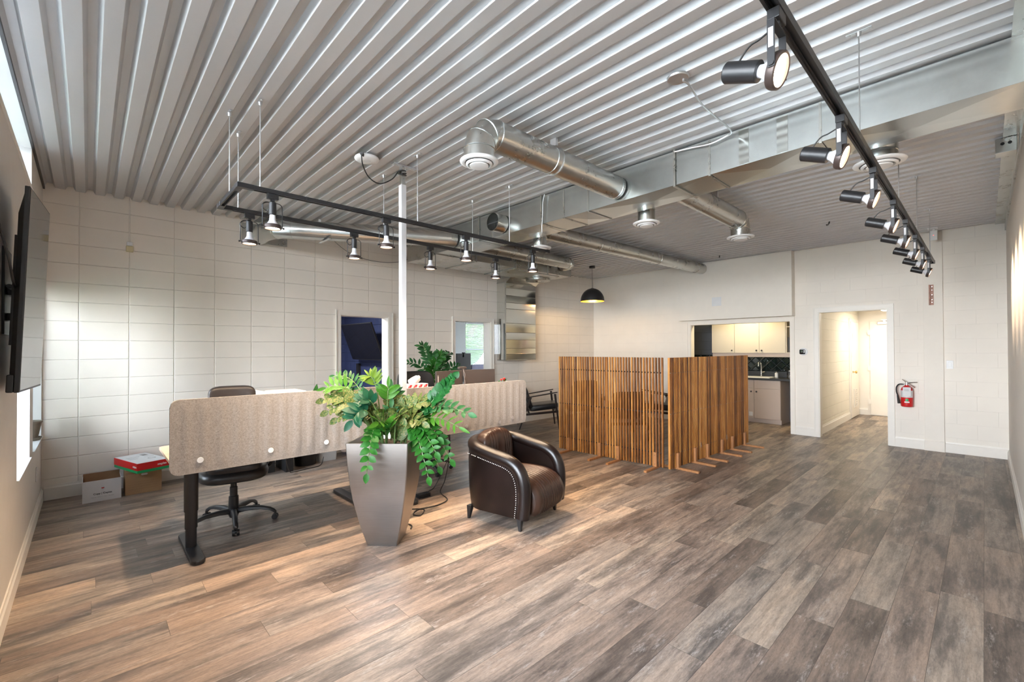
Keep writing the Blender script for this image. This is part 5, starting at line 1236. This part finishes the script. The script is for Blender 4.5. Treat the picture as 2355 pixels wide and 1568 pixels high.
# ================================================================== CHAIRS
def office_chair(big):
    root = empty('office_chair')
    MB().lathe([(0, .06), (.034, .06), (.04, .14), (.038, .24), (.030, .245), (.030, .32), (.024, .325), (.024, .40), (0, .40)], (0, 0, 0), 24).build('gas_lift', M['black'], root, smooth=True)
    MB().lathe([(0, .05), (.03, .055), (.045, .09), (.045, .13), (0, .14)], (0, 0, 0), 24).build('hub', M['black'], root, smooth=True)
    for k in range(5):
        a = radians(-90+72*k); c, s = cos(a), sin(a); mb = MB(); rg = []
        for t, z, wd, th in ((.03, .112, .028, .022), (.12, .122, .024, .018), (.22, .118, .021, .014), (.29, .100, .02, .012), (.325, .078, .019, .012), (.34, .060, .012, .01)):
            rg.append([(c*(t+dz*.15)-s*w_, s*(t+dz*.15)+c*w_, z+dz) for w_, dz in ((-wd, -th), (wd, -th), (wd*.85, th*.4), (wd*.45, th), (-wd*.45, th), (-wd*.85, th*.4))])
        lg = mb.loft(rg).build('base_arm', M['black'], root, smooth=True, ang=50)
        mb = MB(); cx_, cy2 = c*.33, s*.33
        for q in (-1, 1): mb.cyl((cx_-s*q*.008, cy2+c*q*.008, .026), (cx_-s*q*.026, cy2+c*q*.026, .026), .026, .024, n=20)
        mb.cyl((cx_-s*.01, cy2+c*.01, .03), (cx_+s*.01, cy2-c*.01, .03), .014, n=10).cyl((cx_, cy2, .03), (cx_, cy2, .075), .007, n=8)
        mb.build('caster', M['black'], lg, smooth=True)
    MB().box(-.09, .09, -.12, .14, .395, .43).box(-.20, -.09, .0, .02, .40, .412).build('tilt_mechanism', M['black'], root, bevel=.006)
    MB().sell((0, 0, .462), (.265, .26, .062), .6, .55, 12, 36, fn=lambda p: Vector((p.x, p.y, p.z-.03*max(0, -p.y/.25-.5)))).build('seat_pan', M['leather_blk'], root, smooth=True)
    MB().sell((0, -.01, .515), (.215, .22, .045), .5, .45, 12, 36).build('seat_cushion', M['leather_blk'], root, smooth=True)
    if not big:
        MB().sell((0, .27, .80), (.245, .055, .27), .45, .45, 14, 32, fn=lambda p: Vector((p.x, p.y-.25*p.x*p.x/.24+.10*(p.z), p.z))).build('backrest', M['leather_blk'], root, smooth=True)
        MB().sell((0, .30, 1.055), (.19, .062, .135), .4, .4, 14, 32, fn=lambda p: Vector((p.x, p.y-.2*p.x*p.x/.19+.08*p.z, p.z))).build('headrest', M['leather_bb'], root, smooth=True)
    else:
        MB().sell((0, .28, .87), (.25, .06, .37), .32, .40, 16, 32, fn=lambda p: Vector((p.x, p.y-.3*p.x*p.x/.24+.10*p.z, p.z))).build('backrest', M['leather_blk'], root, smooth=True)
    for s in (-1, 1):
        MB().tube(bez([(s*.22, .10, .43), (s*.30, .08, .47), (s*.305, .03, .66), (s*.30, -.08, .70)], 6), .017, 8).build('arm_support', M['black'], root, smooth=True)
        MB().sell((s*.30, -.02, .715), (.04, .14, .018), .5, .4, 8, 20).build('armrest', M['leather_blk'], root, smooth=True)
        if not big: MB().tube(bez([(s*.18, .335, 1.0), (s*.26, .33, 1.035), (s*.30, .30, 1.01), (s*.31, .28, .9)], 6), .014, 8).build('shoulder_wing', M['leather_blk'], root, smooth=True)
    MB().box(-.035, .035, .16, .30, .42, .436).box(-.035, .035, .30, .325, .42, .80).build('back_bar', M['black'], root, bevel=.005)
    return root
c = office_chair(False); c.location = (1.28, -2.03, 0); c.rotation_euler = (0, 0, radians(-9))
tag(c, 'black leather office chair with headrest tucked under the left desk', 'office chair')
c = office_chair(True); c.location = (3.40, -1.78, 0); c.rotation_euler = (0, 0, radians(-4))
tag(c, 'dark office chair with a broad back behind the two monitors', 'office chair')
# ---- leather tub armchair
root = empty('tub_armchair', (3.20, -3.57, 0), radians(12.5), 'dark brown leather tub armchair with nailhead trim and ribbed seat beside the planter', 'armchair')
path = []
a_, bk, rc = .31, .30, .20
path += [(-a_, y) for y in [-.335+.0105*i for i in range(18)]]
path += [(-a_, -.15+(bk-rc+.15)*i/6) for i in range(1, 6)]
path += [(-a_+rc-rc*cos(t*pi/16), bk-rc+rc*sin(t*pi/16)) for t in range(9)]
path += [(-a_+rc+(2*(a_-rc))*i/6, bk) for i in range(1, 6)]
path += [(-x, y) for x, y in path[:32][::-1]]
def htop(y):
    b = .585+.09*min(1, max(0, (y+.15)/.42))**1.0
    if y < -.15:
        t = min(1, (-.15-y)/.222); b = .115+(b-.115)*(1-t**2.6)**(1/2.2)
    return b
def edge_curve():
    """side profile of an arm: up the front, round the shoulder, back along the top"""
    q = [(-.325, .12), (-.338, .22), (-.342, .32), (-.335, .40), (-.312, .47), (-.272, .525), (-.215, .560), (-.14, .582), (-.04, .600), (.06, .620), (.10, .628)]
    return [(p.y, p.z) for p in bez([(0, a, b) for a, b in q], 5)]
EC = edge_curve()
def ztop(y):
    if y >= .10: return .628+(y-.10)*.2
    for (y0, z0), (y1, z1) in zip(EC[::-1], EC[::-1][1:]):
        if y1 <= y <= y0 or abs(y-y0) < 1e-6: return z0 if y0 == y1 else z1+(z0-z1)*(y-y1)/(y0-y1)
        if z1 < .33: break
    return .33
mb = MB(); rings = []; N_ = len(path)
for i, (x, y) in enumerate(path):
    p0, p1 = path[max(0, i-1)], path[min(N_-1, i+1)]; tx, ty = p1[0]-p0[0], p1[1]-p0[1]; l_ = math.hypot(tx, ty); ox, oy = -ty/l_, tx/l_
    h = ztop(y)-.004; t_ = .047; hb = .11
    rings.append([(x+ox*o, y+oy*o, z) for o, z in ((t_-.022, hb), (t_-.005, hb+(h-hb)*.3), (t_, hb+(h-hb)*.7), (t_, h), (-t_, h), (-t_, hb+(h-hb)*.3), (-t_+.01, hb))])
mb.loft(rings, True, True).build('tub_shell', M['leather'], root, smooth=True, ang=60)
rollp = [(-a_, y, z) for y, z in EC[:-1]] + [(x, y, .628+max(0, y-.10)*.2) for x, y in path if y >= .10 or (abs(x) < a_-.01)] + [(a_, y, z) for y, z in EC[:-1][::-1]]
MB().tube(rollp, .056, 18).build('rolled_edge', M['leather'], root, smooth=True, ang=80)
MB().box(-.27, .27, -.30, .26, .10, .34).build('seat_base', M['leather'], root, bevel=.02)
def prof_sweep(mb, prof, xs, fn):
    R = []
    for x in xs:
        r = []
        for k, (y, z) in enumerate(prof):
            y0, z0 = prof[max(0, k-1)]; y1, z1 = prof[min(len(prof)-1, k+1)]; l_ = math.hypot(y1-y0, z1-z0) or 1; ny, nz = -(z1-z0)/l_, (y1-y0)/l_
            d = fn(x, k); r.append((x, y+ny*d, z+nz*d))
        R.append(r)
    return mb.loft(R, True, True, closed=True)
seatp = [(.22, .30), (.22, .40), (.10, .415), (.0, .42), (-.12, .425), (-.24, .42), (-.32, .40), (-.385, .36), (-.425, .30), (-.44, .23), (-.425, .17), (-.39, .12), (-.30, .105)]
def sm_prof(pr, n=4):
    q = bez([(0, a, b) for a, b in pr], n); return [(p.y, p.z) for p in q]
sp = sm_prof(seatp[1:], 3)
sp = [(.22, .30)] + sp
def ribf(x, k):
    e = abs(x)
    rib = -.011*(1-abs(sin(pi*x/.036))**.6) if e < .165 else 0
    return (-.004*abs(1-1) + -rib*-1) + (-.028*max(0, (e-.20)/.05)**2 if e > .20 else 0) + (.010*(1-(e/.25)**2)) + (-.010 if .165 <= e < .172 else 0)
xs = [-.25+.5*i/200 for i in range(201)]
prof_sweep(MB(), sp[::-1], xs, lambda x, k: ribf(x, k)).build('seat_cushion', M['leather_rib'], root, smooth=True, ang=80)
def backfn(p):
    e = abs(p.x); rib = (1-abs(sin(pi*p.x/.036))**.6) if e < .15 else 0
    s = 1-.16*rib
    return Vector((p.x, p.y*s-.26*(p.z+.2)*-.35+.0, p.z*(1-.02*rib)))
MB().sell((0, .165, .555), (.225, .085, .215), .62, .5, 40, 260, fn=backfn).build('back_cushion', M['leather_rib'], root, smooth=True, ang=80)
for s in (-1, 1):
    for yy, sp_ in ((-.285, -.008), (.25, .008)):
        x = s*.29; mb = MB()
        mb.loft([[(x+dx*.024, yy+dy*.024, .115) for dx, dy in ((-1, -1), (1, -1), (1, 1), (-1, 1))], [(x+s*.012+dx*.010, yy+sp_+dy*.010, 0) for dx, dy in ((-1, -1), (1, -1), (1, 1), (-1, 1))]]).build('leg', M['black'], root)
nm = MB().sell((0, 0, 0), (.0055, .0055, .0055), 1, 1, 6, 8).build('nailhead', M['chrome'], root, smooth=True)
nl = []
for k_ in range(len(EC)-1, -1, -1):
    (y, z) = EC[k_]; y0, z0 = EC[max(0, k_-1)]; y1, z1 = EC[min(len(EC)-1, k_+1)]; l_ = math.hypot(y1-y0, z1-z0); nl.append((y+(z1-z0)/l_*.052, z-(y1-y0)/l_*.052))
nl = [(.22, nl[0][1]+.022)] + nl
nl = [tuple(Vector(a).lerp(Vector(b), t/8)) for a, b in zip(nl, nl[1:]) for t in range(8)] + [nl[-1]]
acc = []; last = None
tot = 0; cum = [0]
for a, b in zip(nl, nl[1:]): tot += math.hypot(b[0]-a[0], b[1]-a[1]); cum.append(tot)
for k in range(48):
    d = tot*k/47; i = min(range(len(cum)), key=lambda j: abs(cum[j]-d)); acc.append(nl[i])
first = True
for s in (-1, 1):
    for (y, z) in acc:
        n = nm if first else nm.copy()
        if not first: COL.objects.link(n); n.parent = root
        first = False
        n.location = (s*(.31+.0475), y, z)
# ---- mid-century lounge chairs
def lounge():
    r = empty('lounge_chair'); W2 = .30
    for s in (-1, 1):
        x = s*W2
        MB().loft([[(x-.014, -.305, .665), (x+.014, -.305, .665), (x+.014, -.265, .665), (x-.014, -.265, .665)], [(x-.011, -.372, 0), (x+.011, -.372, 0), (x+.011, -.348, 0), (x-.011, -.348, 0)]]).build('leg', M['darkwood'], r)
        MB().loft([[(x-.014, .155, .60), (x+.014, .155, .60), (x+.014, .20, .60), (x-.014, .20, .60)], [(x-.011, .38, 0), (x+.011, .38, 0), (x+.011, .405, 0), (x-.011, .405, 0)]]).build('leg', M['darkwood'], r)
        MB().loft([[(x-.024, .27, .588), (x+.024, .27, .588), (x+.024, .27, .606), (x-.024, .27, .606)], [(x-.030, -.10, .648), (x+.030, -.10, .648), (x+.030, -.10, .668), (x-.030, -.10, .668)], [(x-.022, -.33, .690), (x+.022, -.33, .690), (x+.022, -.33, .706), (x-.022, -.33, .706)]]).build('armrest', M['darkwood'], r, bevel=.004)
        MB().loft([[(x-.011, .33, .255), (x+.011, .33, .255), (x+.011, .33, .295), (x-.011, .33, .295)], [(x-.011, -.34, .315), (x+.011, -.34, .315), (x+.011, -.34, .355), (x-.011, -.34, .355)]]).build('side_rail', M['darkwood'], r)
    MB().box(-W2, W2, -.345, -.32, .31, .35).build('front_rail', M['darkwood'], r); MB().box(-W2, W2, .30, .325, .25, .295).build('back_rail', M['darkwood'], r)
    fr = MB()
    for s in (-1, 1): fr.loft([[(s*.24-.013, .19, .30), (s*.24+.013, .19, .30), (s*.24+.013, .225, .30), (s*.24-.013, .225, .30)], [(s*.24-.013, .345, .78), (s*.24+.013, .345, .78), (s*.24+.013, .37, .78), (s*.24-.013, .37, .78)]])
    fr.loft([[(-.25, .35, .745), (-.25, .372, .745), (-.25, .372, .78), (-.25, .35, .78)], [(.25, .35, .745), (.25, .372, .745), (.25, .372, .78), (.25, .35, .78)]]).build('back_frame', M['darkwood'], r)
    MB().sell((0, -.085, .41), (.265, .28, .062), .35, .3, 12, 32, fn=lambda p: Vector((p.x, p.y, p.z-.11*p.y))).build('seat_cushion', M['leather_blk'], r, smooth=True)
    MB().sell((0, .225, .58), (.265, .05, .225), .35, .3, 12, 32, fn=lambda p: Vector((p.x, p.y+.32*p.z, p.z))).build('back_cushion', M['leather_blk'], r, smooth=True)
    return r
c = lounge(); c.location = (6.735, -.60, 0); c.rotation_euler = (0, 0, radians(49)); tag(c, 'dark wood lounge chair with black cushions between the felt screen and the slatted screen', 'lounge chair', 'lounge chairs')
c2 = copy_tree(c); c2.location = (8.42, -2.30, 0); c2.rotation_euler = (0, 0, radians(-133)); c2['label'] = 'dark wood lounge chair facing left, seen in the gap between the two slatted screens'
c3 = copy_tree(c); c3.location = (7.05, -2.30, 0); c3.rotation_euler = (0, 0, radians(140)); c3['label'] = 'dark lounge chair seen from behind through the slats of the left screen'
root = empty('high_back_chair', (7.0, -1.42, 0), radians(150), 'dark high-backed chair, tallest one behind the left slatted screen', 'chair')
MB().sell((0, -.02, .43), (.25, .25, .06), .4, .35, 12, 28).build('seat', M['leather_bb'], root, smooth=True)
MB().sell((0, .23, .68), (.25, .045, .27), .35, .3, 12, 28, fn=lambda p: Vector((p.x, p.y+.12*p.z, p.z))).build('backrest', M['leather_bb'], root, smooth=True)
for s in (-1, 1):
    for q in (-1, 1): MB().cyl((s*.2, q*.19, .38), (s*.23, q*.23, 0), .016, .011, n=12).build('leg', M['darkwood'], root, smooth=True)
# ================================================================== SLATTED SCREENS
def slat_screen(p0, p1, npan, lab, side, gapseam=.0):
    p0, p1 = Vector((*p0, 0)), Vector((*p1, 0)); d = p1-p0; ln = d.length; root = empty('slatted_room_divider', p0, math.atan2(d.y, d.x), lab, 'room divider')
    pw = ln/npan; ns = 20; pit = (pw-.024)/(ns-1)
    base = MB().box(-.0110, .0110, -.0135, .0135, .022, 1.405).build('slat', M['slat'], root, bevel=.003, seg=1); first = True
    for p in range(npan):
        for k in range(ns):
            s = base if first else base.copy()
            if not first: COL.objects.link(s); s.parent = root
            first = False
            s.location = (p*pw+.012+k*pit, 0, 0)
        for z in (.197, .703, 1.213):
            MB().cyl((p*pw+.004, 0, z), (p*pw+pw-.004, 0, z), .0085, n=10).build('rod', M['black'], root, smooth=True)
            if side > 0 or True:
                MB().cyl((p*pw+.012, -side*.0122, z), (p*pw+.012, -side*.0145, z), .006, n=10).build('rod_cap', M['chrome'], root)
        for fx in (.19, .73) if npan == 2 else (.17, .62):
            x = p*pw+fx*pw/.80*(.80/.83 if npan == 2 else 1)
            f = MB().box(x-.022, x+.022, *sorted((-side*.0125, -side*.042)), .026, .205).build('foot_upright', M['slatfoot'], root, bevel=.003)
            MB().box(x-.019, x+.019, -.30 if side > 0 else -.20, .20 if side > 0 else .30, 0, .026).build('foot', M['slatfoot'], root, bevel=.003)
            for z in (.06, .17): MB().cyl((x, -side*.0422, z), (x, -side*.0440, z), .005, n=10).build('bolt', M['chrome'], f)
        if p: MB().box(p*pw-.006, p*pw+.006, *sorted((-side*.0125, -side*.020)), .18, .25).build('hinge', M['chrome'], root)
    return root
# left screen runs towards -y; its feet point to the camera side (-x)
slat_screen((5.53, -2.165), (5.60, -3.82), 2, 'left slatted acacia wood screen, see-through, parallel to the window wall', 1)
slat_screen((5.575, -3.905), (7.955, -4.005), 3, 'right slatted acacia wood screen, in front of the kitchen opening', 1)
# ================================================================== BOXES BY THE WALL
def open_box(name, x0, x1, y0, y1, h, mo, mi, lab, back=0):
    org = ((x0+x1)/2, (y0+y1)/2, 0); root = empty(name, org, 0, lab, 'cardboard box'); t = .004
    mb = MB(org).box(x0, x1, y0, y0+t, 0, h).box(x0, x1, y1-t, y1, 0, h+back).box(x0, x0+t, y0+t, y1-t, 0, h).box(x1-t, x1, y0+t, y1-t, 0, h).box(x0+t, x1-t, y0+t, y1-t, 0, t)
    mb.build('carton', mo, root)
    mb = MB(org).box(x0+t, x1-t, y1-t-.001, y1-t, t, h+back-.001).box(x0+t, x0+t+.001, y0+t, y1-t-.001, t, h-.001).box(x1-t-.001, x1-t, y0+t, y1-t-.001, t, h-.001)
    mb.build('lining', mi, root)
    return root, org
bx, org = open_box('copy_paper_box', .304, .597, -.425, -.15, .212, M['boxwhite'], M['kraft_d'], 'open white cardboard box with printed lettering on the floor, leftmost box', .03)
yy = -.4256
def wtext(root, org, s, size, x, z, m, y=yy, rot=(pi/2, 0, 0), bold=False):
    return text('lettering', s, size, m, (x-org[0], y-org[1], z-org[2]), rot, root, bold=bold)
wtext(bx, org, 'Copy | Copies', .024, .455, .078, M['ink'], bold=True)
wtext(bx, org, 'Multi-use |  Office  |  |  |  20 lb  |  500 sheets', .0095, .455, .045, M['greyink'])
MB(org).loft([[(.455+.012*cos(a), yy, .135+.010*sin(a)) for a in [pi+pi*i/10 for i in range(11)]], [(.455+.012*cos(a), yy+.0005, .135+.010*sin(a)) for a in [pi+pi*i/10 for i in range(11)]]]).build('red_mark', M['red'], bx)
bk_ = (.782, -.235, 0)
root = empty('archive_box', bk_, 0, 'brown kraft cardboard box with a handle hole under the red and white carton', 'cardboard box')
MB(bk_).box(.628, .932, -.392, -.085, 0, .25).build('carton', M['kraft'], root, bevel=.003)
MB(bk_).loft([[(.622, -.40, .235), (.938, -.40, .225), (.938, -.397, .225), (.622, -.397, .235)], [(.622, -.393, .258), (.938, -.393, .256), (.938, -.39, .256), (.622, -.39, .258)]]).box(.624, .936, -.395, -.08, .2505, .262).build('flap', M['kraft'], root)
mb = MB(bk_); pp = [(.785+sx_*.016+.012*cos(a), .2+.010*sin(a)) for sx_, a in [(1, -pi/2+pi*i/8) for i in range(9)]+[(-1, pi/2+pi*i/8) for i in range(9)]]
mb.loft([[(a, -.3928, b) for a, b in pp], [(a, -.3921, b) for a, b in pp]]).build('handle_hole', M['boxwhite'], root)
mb = MB(bk_)
for z in (.05, .075, .10, .125): mb.box(.655, .90, -.3926, -.3921, z, z+.0018)
mb.build('printed_line', M['kraft_d'], root)
# the red, white and green carton on top, turned
cx_, cy2, a = .765, -.335, math.atan2(.08, .265)
root = empty('paper_carton', (cx_, cy2, .263), a, 'red and green carton with a white lid lying on the brown box', 'carton')
w2, l2 = .14, .275
MB().box(-w2, w2, -l2, l2, 0, .028).build('green_tray', M['green'], root, bevel=.0015)
MB().box(-w2-.002, w2+.002, -l2-.002, l2+.002, .0285, .1005).build('red_lid', M['red'], root, bevel=.0015)
MB().box(-w2+.001, w2-.001, -l2+.001, l2-.001, .101, .1025).build('white_top', M['boxwhite'], root)
text('lettering', 'staples', .030, M['whiteink'], (w2-.065, -l2-.0026, .062), (pi/2, 0, 0), root, bold=True)
text('lettering', 'staples', .030, M['whiteink'], (-w2-.0026, -l2+.055, .062), (pi/2, 0, -pi/2), root, bold=True)
for i, (a0, b0, c0_, d0) in enumerate(((-.10, .02, .10, .108), (-.10, .0, .06, .066), (-.11, -.03, .03, .035), (-.11, -.03, -.0, .005), (-.11, -.04, -.03, -.025))):
    MB().box(a0, b0, c0_, d0, .1026, .1030).build('printed_line', M['greyink'], root)
mb = MB().lathe([(.035, .1026), (.035, .1032), (.028, .1032), (.028, .1026)], (.06, -.08, 0), 24).box(.03, .12, .02, .026, .1026, .1031).box(.05, .10, .10, .19, .1026, .1031)
mb.build('printed_drawing', M['greyplate'], root)
# ================================================================== WALL TELEVISION ON THE WINDOW WALL
tvw, tvh = .62, 1.10
root = empty('wall_television', (.121, -2.80, 1.857), 0, 'large black portrait television on a wall arm at the left edge beside the window', 'television')
sw, tl = .073, .034
dv = Vector((sin(sw), cos(sw), 0)); nv = Vector((cos(sw), -sin(sw), 0)); uv = Vector((0, 0, 1))*cos(tl)+nv*sin(tl); fv = dv.cross(uv).normalized()
if fv.dot(nv) < 0: fv = -fv
Rm = Matrix((fv, dv, uv)).transposed()
root.rotation_euler = Rm.to_euler()
MB().box(-.022, -.001, -tvw/2, tvw/2, -tvh/2, tvh/2).build('bezel', M['blackgl'] if 'blackgl' in M else M['black'], root, bevel=.003)
MB().box(-.0008, .0002, -tvw/2+.008, tvw/2-.008, -tvh/2+.012, tvh/2-.008).build('screen', M['tvscreen'] if 'tvscreen' in M else M['blackg'], root)
MB().loft([[(-.0225, y, z) for y, z in ((-tvw/2+.02, -tvh/2+.02), (tvw/2-.02, -tvh/2+.02), (tvw/2-.02, tvh/2-.02), (-tvw/2+.02, tvh/2-.02))], [(-.048, y, z) for y, z in ((-tvw/2+.05, -tvh/2+.10), (tvw/2-.05, -tvh/2+.10), (tvw/2-.05, tvh/2-.14), (-tvw/2+.05, tvh/2-.14))]]).build('back_housing', M['black'], root, bevel=.004)
MB().box(-.052, -.0235, -tvw/2+.004, tvw/2-.004, -tvh/2+.0, -tvh/2+.095).build('lower_housing', M['black'], root, bevel=.006)
mb = MB()
mb.box(-.066, -.049, -.20, -.165, -.30, .30).build('mount_rail', M['blackm'], root); MB().box(-.066, -.049, .165, .20, -.30, .30).build('mount_rail', M['blackm'], root)
org = (0, -2.8, 1.86)
root2 = root
mt = empty('television_mount', org, 0, 'black steel wall arm bracket behind the left television', 'television mount')
MB(org).box(.001, .012, -2.95, -2.65, 1.62, 2.10).build('wall_plate', M['blackm'], mt, bevel=.002)
MB(org).box(.012, .05, -2.86, -2.74, 1.84, 1.90).box(.012, .05, -2.86, -2.74, 1.70, 1.74).each('arm', M['blackm'], mt, bevel=.002)
MB(org).cyl((.03, -2.97, 1.88), (.03, -2.60, 1.88), .012, n=12).build('tilt_bar', M['blackm'], mt, smooth=True)
tag(MB((.04, -3.1, 2.0)).tube(bez([(.012, -3.35, 2.2), (.02, -3.25, 2.15), (.045, -3.17, 2.0), (.055, -3.12, 1.9), (.06, -3.04, 1.86)], 6), .006, 8).build('cable', M['black'], loc=(.04, -3.1, 2.0), smooth=True), 'black cable curving behind the left television', 'cable')
